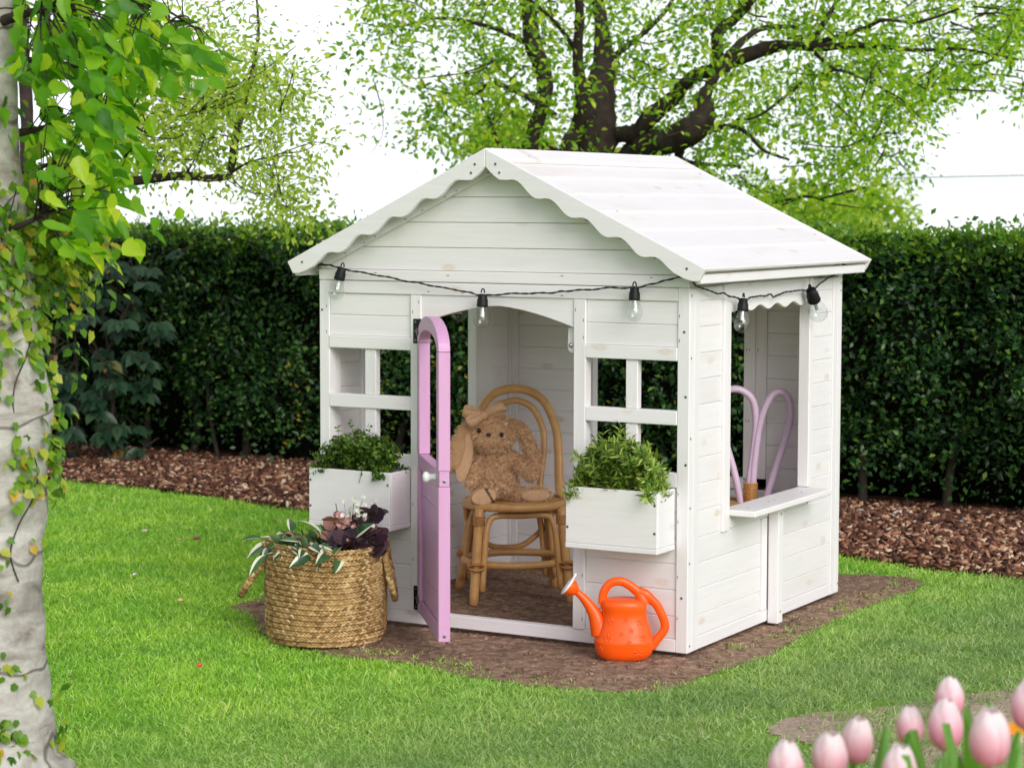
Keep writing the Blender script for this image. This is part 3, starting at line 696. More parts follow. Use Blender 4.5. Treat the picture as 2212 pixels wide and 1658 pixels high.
for z in (.505, .062):
    o = screw(dl(WD+.0004, .0, z), (dv[0], dv[1], 0), H, 1.25); o.parent = door; o.location = Matrix.Rotation(-TH, 3, 'Z')@(Vector(dl(WD+.0004, 0, z))-Vector(WPOS[door.name])); o.rotation_quaternion = Vector((1, 0, 0)).to_track_quat('Z', 'Y')
# hinges: leaf on the jamb, barrel, strap on the door
for zc in (.9015, .082):
    hg = box('hinge', (.3480, -.0055, zc-.0375), (.3690, -.0032, zc+.0375), black_metal, H, .0006)
    V, F = lathe([(.0042, -.038), (.0042, .038)], (.3735, -.0075, zc), (0, 0, 1), 10); obj('barrel', V, F, black_metal, hg, True)
    for z in (zc-.028, zc, zc+.028): screw((.356, -.0057, z), Yn, hg, .8)
    a = np.array(dl(.004, T1+.0015, 0)); 
    P = [dl(-.006, T1+.0008, zc-.013), dl(-.006, T1+.0008, zc+.013), dl(.030, T1+.0008, zc+.007), dl(.030, T1+.0008, zc-.007)]; P2 = [dl(s_, T1+.0028, z_) for s_, z_ in ((-.006, zc-.013), (-.006, zc+.013), (.030, zc+.007), (.030, zc-.007))]
    obj('strap', np.array(P+P2), [(0, 1, 2, 3), (7, 6, 5, 4), (0, 4, 5, 1), (1, 5, 6, 2), (2, 6, 7, 3), (3, 7, 4, 0)], black_metal, hg)

# ================================================================== string lights
SLT = thing('string_lights', 'black cord of clear bulbs strung under the playhouse eaves', 'string lights', (.6, -.03, 1.03))
FRONT = [(.008, .004, 1.095), (.014, -.016, 1.099), (.026, -.022, 1.100), (.051, -.022, 1.098), (.082, -.024, 1.092), (.122, -.024, 1.084), (.177, -.022, 1.077), (.251, -.020, 1.066), (.329, -.020, 1.053), (.387, -.021, 1.048), (.455, -.021, 1.037), (.54, -.023, 1.026), (.583, -.026, 1.0185), (.620, -.026, 1.0175), (.68, -.022, 1.021), (.749, -.020, 1.025), (.818, -.020, 1.028), (.861, -.020, 1.032), (.898, -.020, 1.035), (.96, -.020, 1.041), (1.027, -.021, 1.0475), (1.088, -.024, 1.047), (1.124, -.026, 1.051), (1.159, -.022, 1.061), (1.194, -.022, 1.068), (1.231, -.022, 1.078), (1.262, -.024, 1.082), (1.284, -.020, 1.072), (1.288, .011, 1.054), (1.286, .049, 1.050), (1.288, .136, 1.033), (1.288, .192, 1.029), (1.290, .237, 1.019), (1.294, .295, 1.0115), (1.294, .330, 1.004), (1.290, .376, 1.008), (1.287, .424, 1.013), (1.286, .496, 1.0115), (1.286, .545, 1.0135), (1.288, .568, 1.0055), (1.286, .592, 1.0100), (1.286, .607, 1.010), (1.286, .645, 1.0145), (1.287, .721, 1.020), (1.292, .812, 1.018), (1.294, .852, 1.016), (1.290, .905, 1.023), (1.286, .972, 1.041), (1.284, 1.041, 1.052), (1.280, 1.10, 1.060)]
P = catmull(FRONT, 5); P[:, 2] += .0012*np.sin(np.arange(len(P))*.9)+.0008*np.sin(np.arange(len(P))*.37)
# two twisted conductors
t_ = np.cumsum(np.r_[0, np.linalg.norm(np.diff(P, axis=0), axis=1)])*2*math.pi/.06
off = np.stack([np.zeros(len(P)), np.cos(t_)*.0014, np.sin(t_)*.0014], -1)
tube_obj('cord', P+off, .0019, cord_m, SLT, 6); tube_obj('cord', P-off, .0019, cord_m, SLT, 6)
def bulb_at(top, tip, parent):
    top = np.array(top, float); tip = np.array(tip, float); ax = nrm(tip-top); L = np.linalg.norm(tip-top)
    k = L/.106
    V, F = lathe([(0, 0), (.0105*k, 0), (.0125*k, .002), (.0132*k, .012*k), (.0152*k, .016*k), (.0158*k, .030*k), (.0165*k, .033*k), (.0155*k, .036*k), (0, .036*k)], top+ax*.010*k, ax, 20)
    s = obj('socket', V, F, black_plastic, parent, True)
    e = nrm(np.cross(ax, (0, 1, .01) if abs(ax[1]) < .9 else (1, 0, 0))); 
    if parent is SLT and tip[0] > 1.28: e = nrm(np.cross(ax, (1, 0, 0)))
    ring = [top+ax*(.004*k)+e*math.cos(a)*.0052*k-ax*math.sin(a)*.0085*k for a in np.linspace(-.3, math.pi+.3, 11)]
    V, F = tube(ring, .0021*k, 6); obj('hanging_loop', V, fix_degenerate(F), black_plastic, s, True)
    prof = [(.0118, .040), (.0135, .048), (.0168, .058), (.0205, .068), (.0228, .078), (.0230, .086), (.0205, .095), (.015, .1015), (.008, .1050), (0.0004, .1060)]
    V, F = lathe([(r*k, h*k) for r, h in prof], top, ax, 26); b = obj('bulb', V, F[:-2], glass, s, True)
    V, F = lathe([(0, .040*k), (.006*k, .040*k), (.0065*k, .044*k), (.0045*k, .046*k), (.0042*k, .070*k), (.0050*k, .072*k), (0, .0725*k)], top, ax, 10); obj('light_guide', V, F, filament_m, s)
    parts = []
    for q in range(5):
        a0 = q*2*math.pi/5; x = nrm(np.cross(ax, (.3, .5, .1))); y = np.cross(ax, x)
        pp = [top+ax*(.043+.030*tt)*k+(x*math.cos(a0+tt*5)+y*math.sin(a0+tt*5))*.0062*k for tt in np.linspace(0, 1, 14)]
        V, F = tube(pp, .0006*k, 4); parts.append((V, F))
    V, F = joinVF(parts); obj('filament', V, fix_degenerate(F), filament_m, s, True)
    return s
for a, b in (((.110, -.032, 1.100), (.080, -.036, .992)), ((.6095, -.032, 1.031), (.605, -.034, .919)), ((1.1115, -.032, 1.061), (1.112, -.034, .952)), ((1.302, .307, 1.021), (1.304, .287, .912)), ((1.302, .824, 1.030), (1.305, .912, .922))):
    bulb_at(a, b, SLT)
hb = thing('hanging_bulb', 'single clear bulb hanging inside the doorway behind the arch', 'light bulb', (.448, .10, 1.04))
bulb_at((.449, .10, 1.036), (.448, .10, .930), hb); tube_obj('cord', [(.449, .10, 1.034), (.449, .100, 1.08), (.450, .085, 1.12), (.452, .030, 1.135)], .0028, cord_m, hb, 6)

# ================================================================== basket of plants
VD = nrm(np.array([-fwd[0], -fwd[1], 0])); RD = np.array([rgt[0], rgt[1], 0])/np.hypot(rgt[0], rgt[1])   # towards viewer, viewer's right
def jutemat():
    m, nt, p = newmat('jute_braid'); v = coords(nt, (1, 1, 1), False); ge = N(nt, 'ShaderNodeNewGeometry')
    c = ramp(nt, ge.outputs['Random Per Island'], [(0, (.24, .135, .052)), (.4, (.42, .255, .105)), (.8, (.58, .38, .17)), (1, (.70, .52, .29))])
    g = noise(nt, v, 16, 3); g2 = noise(nt, v, 420, 3, .7)
    c = mixc(nt, .8, c, ramp(nt, g, [(.3, (.70, .66, .6)), (.65, (1.1, 1.1, 1.1))]), 'MULTIPLY'); c = mixc(nt, .6, c, ramp(nt, g2, [(.25, (.6, .6, .6)), (.7, (1.2, 1.2, 1.2))]), 'MULTIPLY')
    nt.links.new(c, p.inputs['Base Color']); p.inputs['Roughness'].default_value = .75; p.inputs['Specular IOR Level'].default_value = .25; bump(nt, p, g2, .5, .002); return m
jute = jutemat()
BC = np.array([.200, -.264, GZ]); 
bas = thing('basket', 'round braided jute basket with two loop handles full of artificial plants', 'basket', BC)
def basket_r(t, h):      # elliptical section, slightly slumped
    a = .179*(1+.02*math.sin(h*3.0))*(1.0 if h > .05 else .93+.07*math.sqrt(max(h, 0)/.05)); 
    if h < .012: a *= .93+.07*h/.012
    b = a*.88
    if .185 < h < .195: a, b = a*.985, b*.985
    return a, b
NR = 18; HB = .298; rows = HB/NR
ROWK = .97
T_LUMP = ellipsoid((0, 0, 0), (.5, .5, .5), None, 8, 5)
def lump_tpl():
    V, F = T_LUMP; F3 = []
    for f in F:
        F3.append((f[0], f[1], f[2]))
        if len(f) == 4: F3.append((f[0], f[2], f[3]))
    return np.array(V), np.array(F3)
LUMP = lump_tpl()
def braid(path, nrmv, upd, size):
    """herringbone of flat strands along a closed or open path: points, surface normals, row-up direction"""
    n = len(path); T = nrm(np.gradient(path, axis=0)); pos, R, S = [], [], []
    for row, sgn in ((.21, 1), (-.21, -1)):
        a = nrm(T*1.0+upd*sgn*.50); p = path+upd*size*row
        if sgn > 0: p = p+T*size*.32
        z = nrmv; y = a; x = np.cross(y, z)
        pos.append(p+nrmv*rng.normal(0, size*.02, (n, 1))); R.append(np.stack([x, y, z], -1))
        S.append(np.stack([np.full(n, size*.50), np.full(n, size*1.10), np.full(n, size*.52)], -1)*rng.uniform(.9, 1.1, (n, 1)))
    return scatter(LUMP, np.concatenate(pos), np.concatenate(R), np.concatenate(S))
body_pts = []
for k in range(NR):
    h = (k+.5)*rows; a, b = basket_r(0, h); per = 2*math.pi*.165; nn = int(per/(rows*rng.uniform(.60, .68))); th = (np.arange(nn)+rng.uniform(0, 1))*2*math.pi/nn
    sag = .004*np.sin(th*2+k*.15)+.003*np.sin(th*3+1)
    if k >= NR-3: a *= 1.03; b *= 1.03
    Pp = BC+RD*(np.cos(th)*a)[:, None]+VD*(np.sin(th)*b)[:, None]+np.array([0, 0, 1])*(h+sag*(1 if k > 1 else .3))[:, None]
    nn_ = nrm(RD*(np.cos(th)/a)[:, None]+VD*(np.sin(th)/b)[:, None])
    V, F = braid(Pp, nn_, np.repeat([[0, 0, 1.]], nn, 0), rows*.97); obj('braid_row', V, F, jute, bas, True)
# inner lining so no light leaks between the rows
prof = [(.150, .002), (.171, .03), (.171, .284), (.163, .284), (.158, .03), (.0, .02)]
V, F = lathe(prof, BC, (0, 0, 1), 40, 1.0, .88, RD); obj('lining', V, F[:-1], jute, bas, True)
V, F = lathe([(0, .238), (.160, .238)], BC, (0, 0, 1), 30, 1, .88, RD); obj('filler', V, F[:-2], soil_m, bas)
def handle(anch_l, anch_r, low, nrm_out, name='handle'):
    P = catmull([anch_l, (np.array(anch_l)*.45+np.array(low[0])*.55), low[0], low[1], low[2], (np.array(anch_r)*.45+np.array(low[2])*.55), anch_r], 6)
    seg = np.r_[0, np.cumsum(np.linalg.norm(np.diff(P, axis=0), axis=1))]; m = int(seg[-1]/.0135); q = np.linspace(0, seg[-1], m)
    P = np.stack([np.interp(q, seg, P[:, i]) for i in range(3)], -1)
    T = nrm(np.gradient(P, axis=0)); nn = nrm(np.cross(T, np.repeat([nrm_out], m, 0))); outv = np.cross(nn, T)
    parts = [braid(P+outv*s*.003, outv*s, nn, .027) for s in (1, -1)]; V, F = joinVF(parts); obj(name, V, F, jute, bas, True)
hl = BC-RD*.178+np.array([0, 0, .262])
handle(hl+VD*.05+RD*.012, hl-VD*.05+RD*.012, [hl-RD*.062+VD*.048+np.array([0, 0, -.105]), hl-RD*.072+np.array([0, 0, -.125]), hl-RD*.062-VD*.048+np.array([0, 0, -.105])], nrm(RD*-.8+np.array([0, 0, .5])))
hr = BC+RD*.181+np.array([0, 0, .262])
handle(hr+VD*.06, hr-VD*.05, [hr+RD*.022+VD*.055+np.array([0, 0, -.105]), hr+RD*.026+np.array([0, 0, -.135]), hr+RD*.020-VD*.05+np.array([0, 0, -.105])], nrm(RD+np.array([0, 0, .2])))
BT = BC+np.array([0, 0, .255])
def bk(a, b, h): return BC+RD*a+VD*b+np.array([0, 0, h+.022])
# plain green filler leaves
gl_ = thing('green_filler_plant', 'plain green leaves between the striped and the plum ones in the basket', 'plant', bk(-.02, 0, .22))
mm = 150; gp = np.array([bk(rng.uniform(-.15, .15), rng.uniform(-.12, .12), .235+rng.uniform(0, .035)) for _ in range(mm)]); V, F = scatter(T_OVATE, gp, frames(nrm(rdir(mm)+np.array([0, 0, .5])), rdir(mm)+np.array([0, 0, .8])), rng.uniform(.035, .065, mm)); tag(obj('leaves', V, F, leafmat('filler_leaf', [(0, (.02, .05, .015)), (1, (.06, .13, .03))], .2), gl_, True), kind='stuff')
# variegated leaves
def varmat():
    m, nt, p = newmat('variegated_leaf'); at = N(nt, 'ShaderNodeAttribute'); at.attribute_name = 'edge'
    ge = N(nt, 'ShaderNodeNewGeometry'); c = ramp(nt, ge.outputs['Random Per Island'], [(0, (.018, .06, .022)), (1, (.05, .13, .04))])
    c = mixc(nt, ramp(nt, at.outputs['Fac'], [(.55, (0, 0, 0)), (.62, (1, 1, 1))]), c, (.62, .62, .46)); nt.links.new(c, p.inputs['Base Color']); p.inputs['Roughness'].default_value = .32; return m
def variegated():
    t = thing('variegated_plant', 'green and cream striped trailing leaves at the left of the basket', 'plant', bk(-.08, .03, .22))
    Vs, Fs, At, n0 = [], [], [], 0; st = []
    for i in range(58):
        base = bk(rng.uniform(-.15, .07), rng.uniform(-.02, .125), .245); tip_d = nrm(RD*rng.normal(-.15, .65)+VD*rng.normal(.45, .55)+np.array([0, 0, rng.uniform(-.05, .42)]))
        L = rng.uniform(.050, .088); wd = L*rng.uniform(.16, .24); mid = base+tip_d*rng.uniform(.03, .085)+np.array([0, 0, .012]); st.append(tube(catmull([base-np.array([0, 0, .03]), base, mid], 3), .0013, 5))
        d = nrm(tip_d+np.array([0, 0, rng.uniform(-.45, .1)])); up = nrm(np.array([0, 0, 1])+rng.normal(0, .5, 3)+VD*.5); x = nrm(np.cross(d, up)); z = np.cross(x, d); side = rng.choice([-1, 1])
        for k, tt in enumerate(np.linspace(0, 1, 7)):
            w = wd*math.sin(math.pi*min(1, tt**.8*.97+.02))**.8; c = mid+d*L*tt+z*(-.35*L*tt*tt)
            for q, f in enumerate((-1, -.33, .33, 1)):
                Vs.append(c+x*w*f+z*abs(f)*w*.35); At.append(1.0 if q == (3 if side > 0 else 0) else (.56 if q == (2 if side > 0 else 1) else .15))
            if k:
                for q in range(3): b = n0+(k-1)*4+q; Fs.append((b, b+1, b+5, b+4))
        n0 += 28
    o = obj('leaves', np.array(Vs), np.array(Fs), varmat(), t, True); tag(o, kind='stuff')
    a = o.data.attributes.new('edge', 'FLOAT', 'POINT'); a.data.foreach_set('value', np.array(At, np.float32))
    V, F = joinVF(st); obj('stems', V, fix_degenerate(F), leafmat('basket_stem', [(0, (.05, .10, .03)), (1, (.10, .16, .05))], .1), t, True)
variegated()
def eucalyptus(name, label, mats, centers, seed):
    q = np.random.default_rng(seed); t = thing(name, label, 'plant', bk(.09, .03, .22)); groups = [[] for _ in mats]; st = []
    for (a, b, h, n, mi, s) in centers:
        root = bk(a*.6+.03, b*.5, .23); top = bk(a, b, h); st.append(tube(catmull([root, (root+top)/2+np.array([0, 0, .02]), top], 4), .0016, 5))
        for i in range(n):
            f = q.uniform(.35, 1); p = root*(1-f)+top*f; d = nrm(q.normal(0, 1, 3)+np.array([0, 0, .35])+VD*.4); up = nrm(VD*q.uniform(.3, 1.2)+np.array([0, 0, q.uniform(.2, 1.2)])+q.normal(0, .35, 3))
            groups[mi].append((p, d, up, s*q.uniform(.75, 1.15)))
    for mi, g in enumerate(groups):
        if not g: continue
        pos, d, up, s = (np.array(x) for x in zip(*g)); V, F = scatter(T_ROUND, pos, frames(d, up), s); obj('leaves', V, F, mats[mi], t, True)
    V, F = joinVF(st); obj('stems', V, fix_degenerate(F), leafmat(name+'_stem', [(0, (.10, .09, .03)), (1, (.18, .13, .06))], .1), t, True)
purple = leafmat('plum_leaf', [(0, (.022, .010, .018)), (.6, (.05, .022, .036)), (1, (.09, .04, .055))], .12, .55, 1.2)
rose_leaf = leafmat('dusky_rose_leaf', [(0, (.22, .09, .08)), (.6, (.36, .16, .14)), (1, (.30, .22, .12))], .2, .5, 1.2)
eucalyptus('plum_eucalyptus', 'dark plum round leaved sprays at the right of the basket', [purple], [(.08, .13, .295, 8, 0, .05), (.11, .12, .325, 7, 0, .05), (.150, .11, .285, 8, 0, .05), (.165, .08, .30, 6, 0, .05), (.02, .14, .262, 6, 0, .045), (.140, .07, .375, 7, 0, .055), (.155, .04, .355, 6, 0, .05), (.10, .10, .335, 5, 0, .052), (.05, .125, .30, 6, 0, .05), (.13, .10, .31, 7, 0, .052), (.115, .10, .30, 7, 0, .05), (.06, .12, .285, 7, 0, .048), (.02, .13, .27, 6, 0, .045), (.14, .09, .27, 6, 0, .05), (.09, .12, .265, 6, 0, .045), (.165, .06, .29, 5, 0, .045)], 5)
eucalyptus('rose_eucalyptus', 'dusky pink round leaves standing above the middle of the basket', [rose_leaf], [(.030, .09, .355, 4, 0, .058), (.03, .06, .31, 4, 0, .045), (-.09, .08, .295, 3, 0, .045), (.165, .03, .32, 3, 0, .045), (.02, .10, .285, 4, 0, .04), (.03, -.01, .385, 1, 0, .03)], 8)
def sprig(name, label, colr, cen, n, seed, sz):
    q = np.random.default_rng(seed); t = thing(name, label, 'flowers', cen); st, hd = [], []
    for i in range(n):
        top = cen+RD*q.normal(0, .022)+VD*q.normal(0, .02)+np.array([0, 0, q.normal(0, .020)]); root = bk(.07, .02, .24); st.append(tube([root, (root+top)/2+q.normal(0, .006, 3), top], .0007, 4))
        c = top; pd = nrm(VD*.8+np.array([0, 0, .6])+q.normal(0, .4, 3)); x = nrm(np.cross(pd, (0, 0, 1.))); y = np.cross(pd, x)
        for a in np.arange(6)*2*math.pi/6: hd.append((c, x*math.cos(a)+y*math.sin(a)+pd*.35, pd, sz*q.uniform(.8, 1.2)))
    pos, d, up, s = (np.array(x) for x in zip(*hd)); V, F = scatter(T_OVATE, pos, frames(d, up), np.stack([s*1.5, s, s], -1)); tag(obj('petals', V, F, colr, t), kind='stuff')
    V, F = joinVF(st); obj('stems', V, fix_degenerate(F), leafmat(name+'_stem', [(0, (.05, .09, .03)), (1, (.09, .14, .05))], .1), t, True)
sprig('pink_flower_sprig', 'tiny dusty pink flowers in the middle of the basket', leafmat('pink_petal', [(0, (.42, .17, .16)), (1, (.68, .40, .38))], .3, .6, 1.2), bk(.070, .085, .335), 60, 3, .0085)
sprig('white_flower_sprig', 'tiny white flowers rising behind the pink ones in the basket', leafmat('white_petal', [(0, (.70, .70, .66)), (1, (.85, .85, .82))], .3, .6, 1.0), bk(.105, .06, .375), 34, 4, .0085)

# ================================================================== watering can
CC = np.array([1.113, -.092, GZ+.0015]); can = thing('watering_can', 'orange plastic toy watering can with white rose and embossed flowers', 'watering can', CC)
K = .0002557
def cpx(x, y, n=0.0): return CC+RD*(x-855)*K+np.array([0, 0, (1530-y)*K])+VD*n
prof = [(1530, 640, 1085), (1526, 625, 1100), (1500, 580, 1140), (1460, 553, 1175), (1400, 535, 1190), (1330, 524, 1192), (1312, 522, 1192), (1300, 526, 1186), (1250, 546, 1176), (1180, 570, 1158), (1110, 598, 1132), (1050, 612, 1116), (1000, 612, 1110), (970, 606, 1112), (950, 598, 1112), (915, 592, 1110), (890, 594, 1104), (868, 606, 1088), (852, 632, 1064), (845, 660, 1040), (850, 690, 1010), (848, 850, 852)]
sd = 44; th = np.arange(sd)*2*math.pi/sd; rings = []
for y, l, r in prof:
    c = (l+r)/2; a = max((r-l)/2, 1)*K; b = min(a*.74, .066); e = .86
    rings.append(np.array([cpx(c, y)+RD*(np.sign(math.cos(t))*abs(math.cos(t))**e*a)+VD*(np.sign(math.sin(t))*abs(math.sin(t))**e*b) for t in th]))
V = np.concatenate(rings); n = len(prof); F = [tuple(range(sd))[::-1]]
for i in range(n-1):
    for j in range(sd): F.append((i*sd+j, i*sd+(j+1) % sd, (i+1)*sd+(j+1) % sd, (i+1)*sd+j))
F.append(tuple((n-1)*sd+j for j in range(sd)))
obj('body', V, F, orange_m, can, True)
sp = catmull([cpx(600, 1240), cpx(575, 1150), cpx(540, 1040), cpx(480, 940), cpx(420, 860), cpx(350, 790), cpx(320, 765)], 5); m = len(sp)
tube_obj('spout', sp, np.interp(np.linspace(0, 1, m), [0, .25, .5, .75, .92, 1], [.030, .0235, .0165, .0115, .0095, .0095]), orange_m, can, 16)
ax = nrm(-RD*.80+np.array([0, 0, .60])); rc = cpx(318, 768)
V, F = lathe([(.0, -.006), (.010, -.004), (.018, .004), (.0232, .013), (.0255, .021), (.0262, .025), (0, .025)], rc, ax, 24); cup = obj('rose_cup', V, F, orange_m, can, True)
V, F = lathe([(0, .0255), (.0275, .0255), (.0310, .0285), (.0315, .0305), (.0255, .0320), (.012, .0338), (0, .0342)], rc, ax, 26); ros = obj('rose', V, F, white_plastic, can, True)
tb = rc+ax*.0295; ex = nrm(np.cross(ax, VD)); ex = ex if ex[2] > 0 else -ex
V, F = tube([tb+ex*.029, tb+ex*.036, tb+ex*.0415+ax*.002], [.0045, .0035, .002], 8); obj('lift_tab', V, fix_degenerate(F), white_plastic, ros, True)
hp = []
e2 = nrm(np.cross(ax, ex))
for rr_, nn_ in ((0.006, 5), (.013, 9), (.020, 13)):
    for q in range(nn_):
        a = q*2*math.pi/nn_; hp.append(ellipsoid(rc+ax*(.0345-rr_*.12)+(ex*math.cos(a)+e2*math.sin(a))*rr_, (.0009, .0009, .0009), None, 6, 4))
V, F = joinVF(hp); tag(obj('spray_holes', V, F, slot_m, ros), kind='stuff')
hd = catmull([cpx(622, 900), cpx(618, 850), cpx(632, 775), cpx(675, 700), cpx(745, 657), cpx(830, 655), cpx(910, 690), cpx(975, 740), cpx(1030, 790), cpx(1062, 850), cpx(1066, 900)], 5)
tube_obj('top_handle', hd, np.interp(np.linspace(0, 1, len(hd)), [0, .1, .6, .8, .9, 1], [.0105, .0092, .0094, .011, .014, .016]), orange_m, can, 14, flat=1.35, up=VD)
hd = catmull([cpx(1010, 765), cpx(1080, 792), cpx(1150, 850), cpx(1215, 905), cpx(1270, 1000), cpx(1312, 1100), cpx(1318, 1180), cpx(1280, 1250), cpx(1220, 1320), cpx(1165, 1400)], 5)
tube_obj('side_handle', hd, np.interp(np.linspace(0, 1, len(hd)), [0, .15, .3, .8, 1], [.010, .0125, .0095, .0092, .0105]), orange_m, can, 14, flat=1.35, up=VD)
V, F = lathe([(.0085, 0), (.0105, .0), (.0105, .004), (.0085, .004)], cpx(1085, 775)+np.array([0, 0, .002]), nrm(RD*.5+np.array([0, 0, .85])), 16, 1.5, 1, RD); obj('filler_rim', V, F[:-2], orange_m, can, True)
def body_surf(x, y):
    ys = [p[0] for p in prof][::-1]; l = np.interp(y, ys, [p[1] for p in prof][::-1]); r = np.interp(y, ys, [p[2] for p in prof][::-1])
    c, a = (l+r)/2, (r-l)/2*K; b = min(a*.74, .066); ct = np.clip((x-c)*K/a, -.98, .98); co = abs(ct)**(1/.86); t = math.acos(co)
    return cpx(x, y)+VD*(abs(math.sin(t))**.86*b), nrm(RD*ct/a*.5+VD*(math.sin(t))/b*.5)
for x, y, s in ((712, 1085, 50), (870, 1050, 37), (1030, 1075, 52), (928, 1172, 36), (818, 1210, 28), (672, 1262, 58), (1068, 1250, 50), (906, 1300, 38), (784, 1348, 26), (1012, 1420, 56), (588, 1385, 34)):
    c, nn = body_surf(x, y); xx = nrm(np.cross((0, 0, 1.), nn)); yy = np.cross(nn, xx); parts = []
    Rm = np.stack([xx, yy, nn], -1)
    for q in range(5):
        a = q*2*math.pi/5+.3; pc = body_surf(x+math.cos(a)*s*.58, y-math.sin(a)*s*.58)[0]
        e1 = body_surf(x+math.cos(a)*s*.58+4, y-math.sin(a)*s*.58)[0]-pc; e2_ = body_surf(x+math.cos(a)*s*.58, y-math.sin(a)*s*.58-4)[0]-pc; e1 = nrm(e1); n_ = nrm(np.cross(e1, e2_)); n_ = n_ if n_@VD > 0 else -n_
        u_ = nrm(e1*math.cos(a)+nrm(e2_)*math.sin(a)); w_ = np.cross(n_, u_)
        parts.append(ellipsoid(pc+n_*.0001, (s*K*.40, s*K*.27, .0013), np.stack([u_, w_, n_], -1), 12, 6))
    parts.append(ellipsoid(c, (s*K*.22, s*K*.22, .0008), Rm, 8, 5)); V, F = joinVF(parts); obj('embossed_flower', V, F, orange_m, can, True)

# ================================================================== rattan chair
def rattanmat(name, base, dark):
    m, nt, p = newmat(name); v = coords(nt, (1, 1, 1), True); g = noise(nt, v, 9, 4, .6, 1.0); g2 = noise(nt, v, 160, 3, .7)
    c = ramp(nt, g, [(.25, dark), (.6, base), (.85, tuple(x*1.18 for x in base))]); c = mixc(nt, .35, c, ramp(nt, g2, [(.3, (.65, .6, .55)), (.7, (1.15, 1.15, 1.15))]), 'MULTIPLY')
    nt.links.new(c, p.inputs['Base Color']); p.inputs['Roughness'].default_value = .36; bump(nt, p, g2, .12, .002); return m
rattan = rattanmat('rattan_cane', (.68, .38, .145), (.50, .255, .09)); wrap_m = rattanmat('rattan_binding', (.55, .27, .08), (.30, .12, .03))
def canemat():
    m, nt, p = newmat('woven_cane'); v = coords(nt, (1, 1, 1), False); w1 = N(nt, 'ShaderNodeTexChecker'); w1.inputs['Scale'].default_value = 170
    nt.links.new(v, w1.inputs['Vector']); w1.inputs[1].default_value = (.56, .31, .12, 1); w1.inputs[2].default_value = (.34, .17, .06, 1)
    nt.links.new(w1.outputs[0], p.inputs['Base Color']); p.inputs['Roughness'].default_value = .5; bump(nt, p, w1.outputs[1], .5, .002); return m
cane_m = canemat()
th0 = rad(10); va = np.array([fwd[0], fwd[1], 0])/np.hypot(fwd[0], fwd[1])
ca_ = RD*math.cos(th0)+va*math.sin(th0); cb_ = va*math.cos(th0)-RD*math.sin(th0)      # chair right, chair back
CO = np.array([.345, .632, GZ]); chair = thing('rattan_chair', 'natural rattan child chair with hooped back standing in the doorway', 'chair', CO)
def cl(a, b, z): return CO+ca_*a+cb_*b+np.array([0, 0, z])
SH = .318
def ring(n=28, ra=.165, rb=.150, z=SH, cb=0.0): return np.array([cl(ra*math.cos(t), cb+rb*math.sin(t), z) for t in np.arange(n)*2*math.pi/n])
V, F = tube(ring(), .0145, 12, True, 1.0, (0, 0, 1)); obj('seat_frame', V, F, rattan, chair, True)
V, F = lathe([(0, SH+.016), (.06, SH+.0155), (.13, SH+.0135), (.156, SH+.010)], CO, (0, 0, 1), 40, 1, .91, ca_); o = obj('seat', V, F[:-2], cane_m, chair, True)
V, F = tube(ring(48, .152, .138, SH+.0145), .0035, 6, True, 1, (0, 0, 1)); obj('seat_binding', V, F, wrap_m, chair, True)
legs = {'fl': ((-.135, -.105), (-.160, -.135)), 'fr': ((.135, -.105), (.160, -.135)), 'bl': ((-.125, .105), (-.165, .150)), 'br': ((.125, .105), (.165, .150))}
for k, ((a0, b0), (a1, b1)) in legs.items():
    top = cl(a0, b0, SH-.006); bot = cl(a1, b1, .002)
    tube_obj('leg', catmull([top, top*.5+bot*.5, bot], 4), .0155 if k[0] == 'f' else .0145, rattan, chair, 12)
    m1 = top*.62+bot*.38
    wp = []
    for q in range(5): zc = .026+.0065*q; f = zc/SH; c = top*(1-f)+bot*f; wp.append(tube([c+(ca_*math.cos(t)+cb_*math.sin(t))*.0175 for t in np.arange(12)*2*math.pi/12], .0036, 5, True, 1, (0, 0, 1)))
    V, F = joinVF(wp); obj('binding', V, F, wrap_m, chair, True)
    for sgn in (-1, 1):      # cross wraps where the stretcher meets the leg
        f = .60; c = top*(1-f)+bot*f; V, F = tube([c+(ca_*math.cos(t)+cb_*math.sin(t))*.026+np.array([0, 0, sgn*.010*math.sin(t)]) for t in np.arange(14)*2*math.pi/14], .0045, 5, True, 1, (0, 0, 1)); obj('binding', V, F, wrap_m, chair, True)
def lp(k, f): (a0, b0), (a1, b1) = legs[k]; return cl(a0, b0, SH-.006)*(1-f)+cl(a1, b1, .002)*f
# bent braces under the seat and a ring stretcher
for k1, k2 in (('fl', 'fr'), ('fl', 'bl'), ('fr', 'br'), ('bl', 'br')):
    A, Bq = lp(k1, .86), lp(k2, .86); d = nrm(Bq-A); outw = nrm(np.cross(d, (0, 0, 1))); A2, B2 = A+d*.026, Bq-d*.026; A3, B3 = lp(k1, .35)+d*.026, lp(k2, .35)-d*.026
    A4, B4 = lp(k1, .08)+d*.055, lp(k2, .08)-d*.055
    tube_obj('brace', catmull([A2, A3, lp(k1, .16)+d*.032, A4, (A4+B4)/2, B4, lp(k2, .16)-d*.032, B3, B2], 5), .0105, rattan, chair, 10)
V, F = tube([cl(.168*math.cos(t), .148*math.sin(t), .128) for t in np.arange(32)*2*math.pi/32], .0125, 10, True, 1, (0, 0, 1)); obj('stretcher', V, F, rattan, chair, True)
def ch(a, b, z):      # the hooped back is narrower than the seat and set to one side of it
    return cl(a*.85+.030, b, z)
